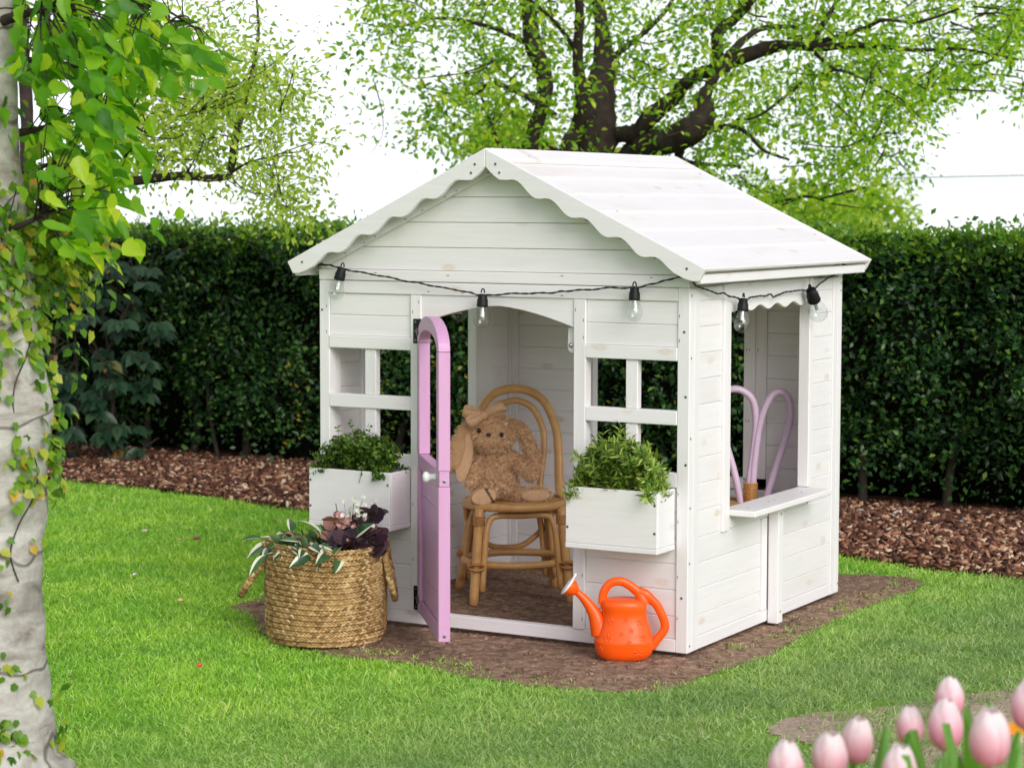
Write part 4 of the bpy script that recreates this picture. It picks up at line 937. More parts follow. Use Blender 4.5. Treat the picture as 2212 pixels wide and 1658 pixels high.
hb1 = catmull([ch(-.158, .03, SH-.01), ch(-.160, .085, SH+.05), ch(-.166, .125, SH+.15), ch(-.160, .155, SH+.235), ch(-.118, .178, SH+.318), ch(-.045, .190, SH+.356), ch(.045, .190, SH+.356), ch(.118, .178, SH+.318), ch(.160, .155, SH+.235), ch(.166, .125, SH+.15), ch(.160, .085, SH+.05), ch(.158, .03, SH-.01)], 5)
tube_obj('back_hoop', hb1, .0150, rattan, chair, 12)
hb2 = catmull([ch(-.085, .115, SH+.0), ch(-.098, .132, SH+.08), ch(-.112, .145, SH+.17), ch(-.105, .160, SH+.24), ch(-.065, .172, SH+.300), ch(0, .177, SH+.322), ch(.065, .172, SH+.300), ch(.105, .160, SH+.24), ch(.112, .145, SH+.17), ch(.098, .132, SH+.08), ch(.085, .115, SH)], 5)
tube_obj('inner_hoop', hb2, .0115, rattan, chair, 12)
for sgn in (-1, 1): tube_obj('back_brace', catmull([cl(sgn*.155, .08, SH-.02), cl(sgn*.13, .135, SH-.10), cl(sgn*.06, .15, SH-.165), cl(0, .152, SH-.175)], 5), .010, rattan, chair, 10)

# ================================================================== lavender chair by the back wall
LO = np.array([.905, .905, GZ]); lch = thing('lavender_chair', 'lavender painted cane chair with two looped ears seen through the side window', 'chair', LO)
bx_ = nrm(np.array([.80, .28, 0])); by_ = np.array([-bx_[1], bx_[0], 0])       # towards its back / across
def ll(a, b, z): return LO+bx_*a+by_*b+np.array([0, 0, z])
V, F = tube([ll(.15*math.cos(t), .155*math.sin(t), .312) for t in np.arange(28)*2*math.pi/28], .0125, 10, True, 1, (0, 0, 1)); obj('seat_frame', V, F, lavender_m, lch, True)
V, F = lathe([(0, .328), (.09, .3265), (.145, .321)], LO, (0, 0, 1), 36); obj('seat', V, F[:-2], cane_m, lch, True)
V, F = tube([ll(.14*math.cos(t), .144*math.sin(t), .324) for t in np.arange(40)*2*math.pi/40], .006, 6, True, 1, (0, 0, 1)); obj('seat_binding', V, F, wrap_m, lch, True)
for a, b in ((-.10, -.11), (-.10, .11), (.11, -.11), (.11, .11)): tube_obj('leg', [ll(a, b, .31), ll(a*1.2, b*1.15, .15), ll(a*1.32, b*1.25, .002)], .0125, lavender_m, lch, 10)
V, F = tube([ll(.145*math.cos(t), .15*math.sin(t), .12) for t in np.arange(28)*2*math.pi/28], .010, 8, True, 1, (0, 0, 1)); obj('stretcher', V, F, lavender_m, lch, True)
# the ears: measured in the plane of the back
ux = RD
def ep(u, v):       # 2211-frame pixel carried onto the chair back's plane
    d = fwd+rgt*(u-1105.5)/FPX-upv*(v-829)/FPX; n_ = VD; q = np.array([1.045, .985, .5]); return CAM+d*(((q-CAM)@n_)/(d@n_))
earR = [ep(1627, 1115), ep(1626, 1040), ep(1634, 960), ep(1645, 900), ep(1664, 858), ep(1684, 846), ep(1702, 860), ep(1707, 900), ep(1695, 950), ep(1672, 1020), ep(1652, 1085), ep(1648, 1125)]
earL = [ep(1614, 1115), ep(1619, 1040), ep(1629, 960), ep(1633, 905), ep(1626, 865), ep(1606, 845), ep(1584, 840), ep(1562, 850), ep(1556, 890), ep(1566, 950), ep(1586, 1020), ep(1600, 1085), ep(1606, 1125)]
tube_obj('ear_loop', catmull(earR, 5), .0118, lavender_m, lch, 12); tube_obj('ear_loop', catmull([p-VD*.006 for p in earL], 5), .0118, lavender_m, lch, 12)
wp = []
for q in range(9):
    c = (ep(1621, 1063+0)+ep(1621, 1063))/2; c = ep(1620.5, 1044+q*4.6); wp.append(tube([c+(RD*math.cos(t)*.0205+VD*math.sin(t)*.016) for t in np.arange(14)*2*math.pi/14], .0042, 5, True, 1, (0, 0, 1)))
V, F = joinVF(wp); obj('binding', V, F, wrap_m, lch, True)

# ================================================================== plush rabbit
plush = plain('plush_skin', (.60, .35, .19), .95, 0, .15, 60, .3, .1)
satin = plain('plush_velour', (.74, .46, .27), .8, 0, .10, 90, .3, .2)
dark_felt = plain('brown_nose', (.07, .025, .018), .6); eye_m = plain('black_eye', (.006, .005, .005), .12)
def furmat():
    m, nt, p = newmat('plush_fur'); ge = N(nt, 'ShaderNodeNewGeometry')
    c = ramp(nt, ge.outputs['Random Per Island'], [(0, (.66, .37, .19)), (.5, (.86, .58, .35)), (1, (.95, .78, .56))]); nt.links.new(c, p.inputs['Base Color'])
    p.inputs['Roughness'].default_value = .75; p.inputs['Specular IOR Level'].default_value = .2; return m
fur_m = furmat()
BO = cl(-.058, -.010, SH+.016)
rab = thing('plush_rabbit', 'tan plush rabbit with long ears and a bow sitting on the rattan chair', 'plush toy', BO)
def bl_(x, z, n=0.0):          # x right of body centre, z above seat, n towards viewer, metres
    return BO+RD*x+np.array([0, 0, z])+VD*n
KP = 1/(1.441*1.8525)/700.0       # metres per crop pixel at the chair
def bp(x, y, n=0.0): return bl_((x-525)*KP, (722-y)*KP, n)
Rv = np.stack([RD, VD, np.array([0, 0, 1.])], -1)
def rot(a):       # roll in the picture plane
    c, s = math.cos(a), math.sin(a); return Rv@np.array([[c, 0, -s], [0, 1, 0], [s, 0, c]])
shapes = [ellipsoid(bp(527, 620, .0), (.066, .052, .064), Rv, 20, 12), ellipsoid(bp(520, 520, -.005), (.056, .045, .058), Rv, 20, 12), ellipsoid(bp(495, 318, .012), (.074, .063, .070), Rv, 22, 14), ellipsoid(bp(468, 345, .050), (.040, .032, .034), Rv, 18, 10), ellipsoid(bp(505, 440, 0), (.038, .034, .03), Rv, 14, 8)]
def limb(pts, rad_):
    V, F = tube(catmull(pts, 5), np.interp(np.linspace(0, 1, (len(pts)-1)*5+1), np.linspace(0, 1, len(rad_)), rad_), 14); return V, fix_degenerate(F)
shapes += [limb([bp(590, 450, .0), bp(650, 500, .014), bp(700, 550, .026), bp(750, 590, .035)], [.022, .024, .024, .021]),          # arm
           limb([bp(430, 470, .0), bp(395, 540, .012), bp(370, 610, .03), bp(350, 650, .035)], [.022, .024, .023, .020]),
           limb([bp(570, 665, .02), bp(640, 685, .045), bp(720, 690, .070)], [.030, .028, .027]), limb([bp(480, 675, .02), bp(455, 688, .05), bp(440, 690, .082)], [.030, .028, .028]),
           ellipsoid(bp(755, 682, .072), (.056, .024, .026), rot(.05), 18, 10), ellipsoid(bp(440, 686, .088), (.050, .024, .031), rot(.22), 18, 10),
           limb([bp(600, 245, .0), bp(662, 290, .0), bp(708, 380, .004), bp(742, 465, .010), bp(762, 540, .014)], [.012, .021, .025, .025, .017]),       # ear on the right
           limb([bp(385, 250, -.004), bp(335, 300, .0), bp(295, 400, .004), bp(270, 500, .006), bp(252, 545, .006)], [.012, .028, .036, .034, .022])]
V, F = joinVF(shapes)
me = bpy.data.meshes.new('body'); me.from_pydata([tuple(p-BO) for p in V], [], F); me.update()
tmp = bpy.data.objects.new('tmp', me); col.objects.link(tmp); md = tmp.modifiers.new('r', 'REMESH'); md.mode = 'VOXEL'; md.voxel_size = .0042
sm_ = tmp.modifiers.new('s', 'SMOOTH'); sm_.iterations = 6
dg = bpy.context.evaluated_depsgraph_get(); me2 = bpy.data.meshes.new_from_object(tmp.evaluated_get(dg)); bpy.data.objects.remove(tmp, do_unlink=True)
me2.name = 'body'; me2.materials.clear(); me2.materials.append(plush); me2.polygons.foreach_set('use_smooth', [True]*len(me2.polygons))
body = obj('body', None, None, plush, rab, origin=BO, mesh=me2)
me2.calc_loop_triangles(); tri = np.zeros(len(me2.loop_triangles)*3, int); me2.loop_triangles.foreach_get('vertices', tri); tri = tri.reshape(-1, 3)
vc = np.zeros(len(me2.vertices)*3); me2.vertices.foreach_get('co', vc); vc = vc.reshape(-1, 3)+BO
fn = np.cross(vc[tri[:, 1]]-vc[tri[:, 0]], vc[tri[:, 2]]-vc[tri[:, 0]]); ar = np.linalg.norm(fn, axis=1); fn = nrm(fn)
n = 52000; ti = rng.choice(len(tri), n, p=ar/ar.sum()); a = rng.uniform(0, 1, (n, 2)); a[a.sum(1) > 1] = 1-a[a.sum(1) > 1]
fp = vc[tri[ti, 0]]+(vc[tri[ti, 1]]-vc[tri[ti, 0]])*a[:, :1]+(vc[tri[ti, 2]]-vc[tri[ti, 0]])*a[:, 1:]; fnn = fn[ti]
def soles(p):       # the velour soles of the feet and the inside of the left ear carry no long fur
    s = np.zeros(len(p), bool)
    for c, rx, rz, nmin in ((bp(755, 682, .072), .050, .021, .088), (bp(440, 686, .088), .044, .027, .104)):
        q = p-c; s |= ((q@RD)/rx)**2+(q[:, 2]/rz)**2 < 1; s &= True
        s &= ~(s & (((p-BO)@VD) < nmin-.016))
    q = p-bp(300, 420, 0); s |= (np.abs((q@RD)) < .03) & (np.abs(q[:, 2]) < .10) & ((q@VD) > .012)
    return s
keep = ~soles(fp); fp, fnn = fp[keep], fnn[keep]; n = len(fp)
q_ = np.stack([vnoise(fp[:, 0]*3+fp[:, 2]*2, fp[:, 1]*3-fp[:, 2], 30, 61), vnoise(fp[:, 1]*3, fp[:, 2]*3+fp[:, 0], 30, 62), vnoise(fp[:, 2]*3, fp[:, 0]*3, 30, 63)], -1)
L = rng.uniform(.007, .0125, n)
from mathutils import kdtree
ns_ = 3600; si = rng.choice(n, ns_, replace=False); kd = kdtree.KDTree(ns_)
for ii, s_ in enumerate(si): kd.insert(fp[s_], ii)
kd.balance(); near = np.array([kd.find(p_)[1] for p_ in fp]); sdir = nrm(fnn[si]*.8+np.array([0, 0, -.5])+rng.normal(0, .42, (ns_, 3)))
fd = nrm(fp[si][near]+sdir[near]*.0115-fp+rng.normal(0, .0012, (n, 3)))      # strands gathered into tufts
face = np.linalg.norm(fp-bp(475, 310, .07), axis=1) < .050; L[face] *= .55
T_HAIR = (np.array([(-.5, 0, 0), (.5, 0, 0), (-.35, .5, .04), (.35, .5, .04), (0, 1, .18)]), np.array([(0, 1, 3), (0, 3, 2), (2, 3, 4)]))
V, F = scatter(T_HAIR, fp-fnn*.0008, frames(fd, fnn+rng.normal(0, .3, (n, 3))), np.stack([rng.uniform(.0009, .0017, n), L, L], -1)); tag(obj('fur', V, F, fur_m, rab), kind='stuff')
V, F = ellipsoid(bp(467, 312, .090), (.0085, .006, .0065), Rv, 12, 8); obj('nose', V, F, dark_felt, rab, True)
for x, y, nn in ((408, 291, .070), (546, 315, .074)): V, F = ellipsoid(bp(x, y, nn), (.0070, .006, .0082), Rv, 12, 8); obj('eye', V, F, eye_m, rab, True)
for x, y, nn, rx, rz, ra_ in ((755, 684, .094, .047, .0195, .05), (440, 688, .110, .042, .0255, .22)):
    V, F = ellipsoid(bp(x, y, nn), (rx, .004, rz), rot(ra_), 22, 8); obj('foot_sole', V, F, satin, rab, True)
V, F = ellipsoid(bp(318, 470, .030), (.026, .006, .082), rot(-.18), 20, 10); obj('ear_lining', V, F, satin, rab, True)
# bow
def loop(c, d, w, l, tilt):
    V, F, k = [], [], 0
    d = nrm(d); up = nrm(np.cross(VD, d)); 
    for i, t in enumerate(np.linspace(0, 2*math.pi, 17)):
        p = np.array(c)+d*l*(.5-.5*math.cos(t))+(VD*.85+up*.5)*math.sin(t)*l*.30*math.sin(t/2)
        ww = w*(.45+.55*math.sin(t/2)); wdv = up*.9-VD*.35; V += [p+wdv*ww*.5, p-wdv*ww*.5]
        if i: F.append((k-2, k-1, k+1, k)); 
        k += 2
    return np.array(V), F
bw = obj('bow', *ellipsoid(bp(435, 200, .048), (.016, .013, .014), rot(.3), 14, 8), satin, rab, True)
for c, d, w, l in ((bp(440, 196, .046), RD*.9+np.array([0, 0, .42]), .040, .072), (bp(430, 200, .046), -RD*.95+np.array([0, 0, .22]), .036, .066), (bp(432, 205, .056), -RD*.75-np.array([0, 0, .32])+VD*.2, .034, .058)):
    V, F = loop(c, d, w, l, 0); o = obj('bow_loop', V, F, satin, bw, True); o.modifiers.new('t', 'SOLIDIFY').thickness = .003
# stitched lettering on the sole
cu = bpy.data.curves.new('sole_lettering', 'FONT'); cu.body = 'Bukowski'; cu.size = .0155; cu.align_x = 'CENTER'; cu.align_y = 'CENTER'; cu.shear = .35; cu.extrude = .0006; cu.offset = .0003
tmp = bpy.data.objects.new('tmp', cu); col.objects.link(tmp); dg = bpy.context.evaluated_depsgraph_get(); dg.update(); mt = bpy.data.meshes.new_from_object(tmp.evaluated_get(dg)); bpy.data.objects.remove(tmp, do_unlink=True)
mt.materials.clear(); mt.materials.append(plain('brown_thread', (.05, .018, .010), .7)); tl = obj('stitched_lettering', None, None, plush, rab, origin=bp(478, 680, .1145), mesh=mt)
cA, sA = math.cos(-1.05), math.sin(-1.05); ex_ = RD*cA+np.array([0, 0, sA]); ey_ = -RD*sA+np.array([0, 0, cA]); tl.rotation_euler = Matrix((tuple(ex_), tuple(ey_), tuple(VD))).transposed().to_euler()

# ================================================================== plants in the window boxes
def box_plant(name, label, x0, x1, yc, zb, h, nst, tpl, lsize, mat, kind, seed):
    q = np.random.default_rng(seed); cx_ = (x0+x1)/2; hw_ = (x1-x0)/2; t = thing(name, label, 'plant', (cx_, yc, zb)); st, pos, dr, up, sz = [], [], [], [], []
    for i in range(nst):
        a = q.uniform(-1, 1); f = math.sqrt(max(0, 1-(a*.93)**2)); root = np.array([cx_+a*hw_*.62, yc+q.normal(0, .018), zb])
        top = np.array([cx_+a*hw_*q.uniform(.9, 1.12), yc+q.normal(-.008, .034), zb+h*f*q.uniform(.45, 1.0)+.008])
        if i % 19 == 0: top[2] += h*.28*f
        if abs(a) > .75 and q.uniform() < .6: top[2] = zb+q.uniform(.01, .05); top[1] -= .02
        mid = (root+top)/2+np.array([0, 0, .25*h*f*abs(a)])+q.normal(0, .006, 3); P = catmull([root, mid, top], 5); st.append(tube(P, np.linspace(.0012, .0006, len(P)), 4))
        m = 16 if kind == 'round' else 13
        for k in range(m):
            tt = .25+.75*(k+q.uniform(0, .6))/m; p = P[min(len(P)-1, int(tt*(len(P)-1)))]+q.normal(0, .003, 3); ax_ = nrm(P[min(len(P)-1, int(tt*(len(P)-1))+1)]-P[max(0, int(tt*(len(P)-1))-1)])
            if kind == 'round':
                side = nrm(np.cross(ax_, q.normal(0, 1, 3)))
                for s_ in (-1, 1): pos.append(p); dr.append(side*s_+ax_*.35); up.append(ax_+q.normal(0, .4, 3)); sz.append(lsize*q.uniform(.6, 1.15))
            else:
                a0 = q.uniform(0, 6.28); e1 = nrm(np.cross(ax_, (.1, .2, 1))); e2_ = np.cross(ax_, e1)
                for s_ in range(3):
                    an = a0+s_*2.1; dd = e1*math.cos(an)+e2_*math.sin(an); pos.append(p); dr.append(dd*.8+ax_*q.uniform(.3, .9)); up.append(ax_+q.normal(0, .2, 3)); sz.append(lsize*q.uniform(.7, 1.2))
    V, F = scatter(tpl, np.array(pos), frames(np.array(dr), np.array(up)), np.array(sz)); tag(obj('leaves', V, F, mat, t, True), kind='stuff')
    V, F = joinVF(st); tag(obj('stems', V, fix_degenerate(F), leafmat(name+'_stem', [(0, (.05, .07, .02)), (1, (.10, .10, .03))], .1), t), kind='stuff')
T_RND6 = (np.array([(0, .5, -.05)]+[(math.sin(a)*.42, .5-math.cos(a)*.5, .03) for a in np.arange(6)*2*math.pi/6], float), np.array([(0, 1+i, 1+(i+1) % 6) for i in range(6)]))
box_plant('boxwood_plant', 'dark green bushy plant with tiny round leaves in the planter box beside the pink door', .055, .325, -.062, .442, .150, 330, T_RND6, .0112, leafmat('tiny_round_leaf', [(0, (.022, .055, .008)), (.5, (.060, .135, .014)), (.85, (.15, .28, .025)), (1, (.27, .42, .04))], .3), 'round', 14)
box_plant('rosemary_plant', 'lime green bushy plant with narrow leaves in the planter box beside the house corner', .945, 1.225, -.062, .442, .172, 230, T_NARROW, .030, leafmat('narrow_leaf', [(0, (.06, .12, .02)), (.5, (.18, .30, .04)), (.85, (.34, .46, .07)), (1, (.46, .54, .15))], .3), 'narrow', 15)

# ================================================================== hedge
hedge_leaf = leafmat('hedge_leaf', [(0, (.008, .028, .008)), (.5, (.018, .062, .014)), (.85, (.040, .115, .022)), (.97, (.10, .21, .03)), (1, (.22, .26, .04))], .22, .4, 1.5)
hedge_tip = leafmat('hedge_sunlit_young_leaf', [(0, (.05, .14, .015)), (.6, (.12, .27, .025)), (1, (.26, .40, .05))], .45, .4, 1.6)  # young leaves, brightened to paint the sunlit top of the hedge
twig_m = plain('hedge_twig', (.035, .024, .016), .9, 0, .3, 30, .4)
core_m = plain('hedge_shaded_core', (.007, .008, .005), .95, 0, .4, 30, .6, .02)  # near-black, the shade inside the hedge is in the colour
HX0, HX1, HY, HTOP = -7.2, 3.6, 3.05, 1.16
hg = thing('hedge', 'long dark green clipped hedge running behind the playhouse', 'hedge', (-1.5, HY+.4, 0))
def hface(x, z): return HY+.09*vnoise(x, z, 2.6, 70)+.075*vnoise(x, z, 8, 71)+.045*vnoise(x, z, 19, 76)
def htop(x, y): return HTOP+.012*(x+2)*0+.025*vnoise(x, y, 3, 72)+.018*vnoise(x, y, 11, 73)
# front
n = 120000
hx = rng.uniform(HX0, HX1, n); hz = rng.uniform(.06, HTOP, n); thin = np.clip((hz-.05)/.30, .12, 1)*np.clip(.95-.75*vnoise(hx, hz, 6, 74)-.35*vnoise(hx, hz, 15, 77), .12, 1)
k = rng.uniform(0, 1, n) < thin; hx, hz = hx[k], hz[k]; n = len(hx)
dep = rng.exponential(.075, n); hy = hface(hx, hz)+dep; ht = htop(hx, hy); hz = np.minimum(hz, ht)
d1 = nrm(np.stack([rng.normal(0, .7, n), -np.abs(rng.normal(.55, .45, n)), rng.normal(.1, .65, n)], -1)); u1 = nrm(np.stack([rng.normal(0, .6, n), -np.abs(rng.normal(.35, .4, n)), rng.normal(.8, .5, n)], -1))
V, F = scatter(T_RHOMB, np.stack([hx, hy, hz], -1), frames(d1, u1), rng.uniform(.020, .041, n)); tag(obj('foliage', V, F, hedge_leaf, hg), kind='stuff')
# top
n = 26000
hx = rng.uniform(HX0, HX1, n); hy = HY+rng.uniform(-.02, .9, n); hz = htop(hx, hy)+rng.normal(-.02, .03, n)-np.clip(rng.exponential(.03, n), 0, .12)
sprout = rng.uniform(0, 1, n) < .10; hz[sprout] += rng.uniform(.0, .06, sprout.sum())
d1 = nrm(np.stack([rng.normal(0, .7, n), rng.normal(-.15, .6, n), np.abs(rng.normal(.5, .5, n))], -1))
V, F = scatter(T_RHOMB, np.stack([hx, hy, hz], -1), frames(d1, rdir(n)+np.array([0, 0, .8])), rng.uniform(.022, .042, n)); tag(obj('sunlit_new_growth', V, F, hedge_tip, hg), kind='stuff')
n = 9000      # fresh shoots over the front edge, painted sunlit, thicker to the right
hx = rng.uniform(HX0, HX1, n); hx = hx[rng.uniform(0, 1, n) < np.clip(.30+(hx+2)*.22, .15, 1)]; n = len(hx); hz = HTOP+.01-rng.exponential(.045, n); hy = hface(hx, hz)-.01+rng.uniform(0, .05, n)
V, F = scatter(T_RHOMB, np.stack([hx, hy, hz], -1), frames(nrm(np.stack([rng.normal(0, .6, n), -np.abs(rng.normal(.5, .4, n)), rng.normal(.1, .5, n)], -1)), rdir(n)+np.array([0, -.3, .8])), rng.uniform(.022, .045, n)); tag(obj('sunlit_young_shoots', V, F, hedge_tip, hg), kind='stuff')
# irregular core of inner growth, shade put into its near-black colour
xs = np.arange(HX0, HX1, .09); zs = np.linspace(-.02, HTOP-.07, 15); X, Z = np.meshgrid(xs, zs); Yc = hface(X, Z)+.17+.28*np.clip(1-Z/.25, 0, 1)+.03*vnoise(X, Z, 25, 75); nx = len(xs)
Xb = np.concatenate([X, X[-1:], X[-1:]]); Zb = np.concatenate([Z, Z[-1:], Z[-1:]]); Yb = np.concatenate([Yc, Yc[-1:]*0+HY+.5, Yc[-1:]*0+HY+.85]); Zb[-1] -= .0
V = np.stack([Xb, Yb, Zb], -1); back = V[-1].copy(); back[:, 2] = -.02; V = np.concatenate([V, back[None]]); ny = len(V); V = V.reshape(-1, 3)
i, j = np.meshgrid(np.arange(ny-1), np.arange(nx-1), indexing='ij'); obj('shaded_core', V, np.stack([i*nx+j, i*nx+j+1, (i+1)*nx+j+1, (i+1)*nx+j], -1).reshape(-1, 4), core_m, hg, True)
for x in np.arange(HX0+.2, HX1, .33):
    x += rng.uniform(-.08, .08); y = HY+rng.uniform(.22, .42); pts = [(x, y, GZ), (x+rng.normal(0, .02), y+rng.normal(0, .02), .15), (x+rng.normal(0, .05), y+rng.normal(0, .03), .38)]
    tube_obj('stem', catmull(pts, 3), [.026, .022, .020, .019, .018, .017, .016][:7], twig_m, hg, 7)
# yellowing tips low in the hedge
n = 260; hx = rng.uniform(-2.6, -.9, n)*.9; hz = rng.uniform(.12, .55, n); cl_ = np.round(hx*4)/4; hx = cl_+rng.normal(0, .03, n)
V, F = scatter(T_RHOMB, np.stack([hx, hface(hx, hz)+.02, hz], -1), frames(rdir(n), rdir(n)+np.array([0, -.5, .5])), rng.uniform(.02, .035, n)); tag(obj('yellowing_leaves', V, F, leafmat('yellowing_leaf', [(0, (.14, .20, .02)), (.6, (.36, .36, .04)), (1, (.55, .33, .06))], .4), hg), kind='stuff')

# ================================================================== trees
bark_dark = plain('dark_bark', (.036, .026, .021), .9, 0, .45, 22, .9, .2)
def barkmat():
    m, nt, p = newmat('pale_smooth_bark'); v = coords(nt, (1, 1, 1), False); sc = N(nt, 'ShaderNodeMapping'); sc.inputs['Scale'].default_value = (1, 1, 3.2); nt.links.new(v, sc.inputs[0])
    g = noise(nt, sc.outputs[0], 5, 6, .6, .8); g2 = noise(nt, v, 70, 4, .6); g3 = noise(nt, v, 7, 4, .6)
    c = ramp(nt, g, [(.26, (.13, .105, .085)), (.42, (.34, .31, .275)), (.6, (.50, .475, .44)), (.8, (.60, .575, .54))])
    wv = N(nt, 'ShaderNodeTexWave', wave_type='BANDS', bands_direction='Z'); wv.inputs['Scale'].default_value = 1.25; wv.inputs['Distortion'].default_value = 7.0; wv.inputs['Detail'].default_value = 3; wv.inputs['Detail Scale'].default_value = 1.6; nt.links.new(v, wv.inputs['Vector'])
    crk = ramp(nt, wv.outputs['Fac'], [(0, (1, 1, 1)), (.006, (.0, .0, .0))])
    c = mixc(nt, math_(nt, 'MULTIPLY', crk, .7), c, (.10, .075, .06)); c = mixc(nt, .35, c, ramp(nt, g2, [(.3, (.55, .55, .55)), (.7, (1.12, 1.12, 1.12))]), 'MULTIPLY')
    c = mixc(nt, ramp(nt, g3, [(.58, (0, 0, 0)), (.72, (.5, .5, .5))]), c, (.16, .125, .10))
    nt.links.new(c, p.inputs['Base Color']); p.inputs['Roughness'].default_value = .85; bump(nt, p, math_(nt, 'ADD', g2, math_(nt, 'MULTIPLY', crk, -2.0)), .5, .006); return m
leaf_tree = leafmat('tree_leaf', [(0, (.07, .19, .012)), (.45, (.20, .40, .022)), (.8, (.40, .58, .04)), (1, (.62, .70, .10))], .6, .4, 1.7)
leaf_pale = leafmat('pale_tree_leaf', [(0, (.18, .32, .03)), (.5, (.36, .52, .06)), (1, (.58, .66, .15))], .55, .45, 1.6)
leaf_big = leafmat('broad_tree_leaf', [(0, (.05, .18, .012)), (.5, (.15, .38, .018)), (.85, (.34, .56, .03)), (1, (.58, .66, .06))], .62, .35, 1.8)

def px_limb(pts, depth, r):
    """limb through frame points with per-point depth offset and radius in frame units"""
    P = np.array([spot(u, v, depth+dz) for u, v, dz, _ in pts]); R_ = np.array([q*(depth+dz)/FPX for *_, dz, q in pts])
    Pc = catmull(P, 6); return Pc, np.interp(np.linspace(0, 1, len(Pc)), np.linspace(0, 1, len(P)), R_)
# --- spreading tree behind the hedge
TD = 11.6
LIMBS = [
 [(1262, 700, 0, 56), (1270, 480, 0, 52), (1278, 340, 0, 50), (1289, 234, 0, 40), (1302, 146, .1, 26), (1300, 70, .2, 16), (1285, -60, .3, 12), (1290, -220, .4, 7)],
 [(1270, 380, 0, 26), (1229, 326, -.1, 20), (1247, 278, -.1, 18), (1256, 220, -.2, 15), (1247, 120, -.3, 12), (1251, 20, -.4, 10), (1240, -120, -.5, 7)],
 [(1255, 420, 0, 26), (1200, 340, .1, 20), (1150, 310, .2, 15), (1178, 190, .3, 17), (1150, 92, .3, 20), (1140, 20, .3, 16), (1110, -80, .4, 12), (1080, -200, .5, 7)],
 [(1290, 340, 0, 24), (1330, 293, 0, 18), (1372, 289, -.1, 19), (1408, 249, -.2, 20), (1452, 214, -.2, 16), (1495, 166, -.3, 14), (1553, 150, -.4, 15), (1580, 132, -.4, 17), (1663, 103, -.5, 15), (1707, 99, -.6, 9), (1765, 103, -.7, 10), (1868, 99, -.8, 6), (1984, 109, -.9, 4.5), (2073, 106, -1, 3), (2200, 130, -1, 2)],
 [(1553, 150, -.4, 13), (1550, 75, -.4, 13), (1587, 40, -.4, 11), (1625, -4, -.5, 9), (1660, -110, -.6, 6)],
 [(1570, 125, -.4, 10), (1608, 85, -.2, 8), (1649, 61, 0, 6), (1717, 58, .1, 4)],
 [(1755, 103, -.7, 8), (1772, 61, -.7, 7), (1806, 3, -.7, 5), (1830, -90, -.7, 3)],
 [(1775, 90, -.7, 6), (1868, 61, -.8, 5), (1909, 44, -.9, 4), (1984, 48, -.9, 3.5), (2070, 20, -1, 2.5)],
 [(1760, 115, -.7, 5), (1800, 148, -.8, 3.5), (1850, 165, -.9, 2.5), (1945, 215, -1, 2), (2000, 270, -1, 1.2)],
 [(1290, 420, 0, 34), (1361, 342, 0, 31), (1415, 311, -.2, 29), (1457, 300, -.3, 30), (1495, 278, -.4, 31), (1520, 250, -.4, 27), (1518, 216, -.4, 18), (1530, 190, -.4, 12), (1553, 150, -.4, 10)],
 [(1505, 290, -.4, 9), (1570, 273, -.5, 6), (1611, 287, -.6, 4.5), (1649, 325, -.7, 3.5), (1704, 345, -.8, 2.5)],
 [(1478, 300, -.3, 12), (1466, 340, -.2, 9), (1490, 352, .1, 6), (1530, 355, .3, 4), (1600, 360, .4, 2.5)],
 [(1730, 180, -.8, 4), (1640, 250, -.7, 3), (1590, 258, -.6, 2.5)],
 [(1800, 220, -.8, 2), (1850, 270, -.9, 2), (1905, 335, -1, 1.4), (1960, 322, -1, 1)],
 [(1670, 440, -.3, 3), (1740, 425, -.5, 3), (1800, 440, -.6, 2), (1860, 450, -.6, 1)],
 [(1770, 430, -.6, 2), (1840, 412, -.7, 3.5), (1868, 405, -.7, 3)],
 [(1150, 300, .2, 10), (1090, 330, .3, 6), (1040, 210, .4, 3)],
 [(1200, 250, .2, 7), (1110, 195, .3, 5), (1060, 180, .4, 4.5), (1020, 205, .4, 4), (960, 200, .5, 2.5), (900, 185, .5, 1.5)],
 [(1150, 100, .3, 7), (1060, 60, .4, 5), (950, 40, .5, 3.5), (850, 60, .5, 2), (780, 50, .5, 1.2)],
 [(1300, 140, .1, 8), (1380, 80, .3, 6), (1440, 20, .4, 5), (1480, -60, .5, 3)],
 [(1245, 110, -.3, 6), (1190, 40, -.5, 4), (1120, -20, -.7, 3)]]
gnd = ground_at(1262, 443+4773*1.3/TD); 
tr = thing('spreading_tree', 'large spreading tree with dark limbs behind the playhouse roof', 'tree', (gnd[0], gnd[1], GZ))
allp = []
for li, L in enumerate(LIMBS):
    P, R_ = px_limb(L, TD, None)
    if li == 0: P[0] = (gnd[0], gnd[1], GZ); R_[0] *= 1.3
    V, F = tube(P, R_, 12 if R_.max() > .02 else 7, jitter=.06 if R_.max() > .02 else .02); obj('trunk' if li == 0 else 'limb', V, fix_degenerate(F), bark_dark, tr, True)
    allp.append((P, R_))
def crown(clusters, per, spread, lsize, tpl, droop=.2, seed=0):
    q = np.random.default_rng(seed); cl_ = np.repeat(clusters, per, 0); m = len(cl_)
    off = q.normal(0, 1, (m, 3))*spread*np.array([1, 1, .75]); pos = cl_+off
    d = nrm(off*.8/spread+q.normal(0, .6, (m, 3))+np.array([0, 0, -droop])); up = nrm(q.normal(0, .55, (m, 3))+np.array([0, 0, .9])+VD*.3)
    return scatter(tpl, pos, frames(d, up), lsize*q.uniform(.55, 1.2, m))
def region(n, fn, d0, d1, u0, u1, v0, v1, seed):
    q = np.random.default_rng(seed); out = []
    while len(out) < n:
        u, v = q.uniform(u0, u1), q.uniform(v0, v1)
        if q.uniform() < fn(u, v): out.append(spot(u, v, q.uniform(d0, d1)))
    return np.array(out)
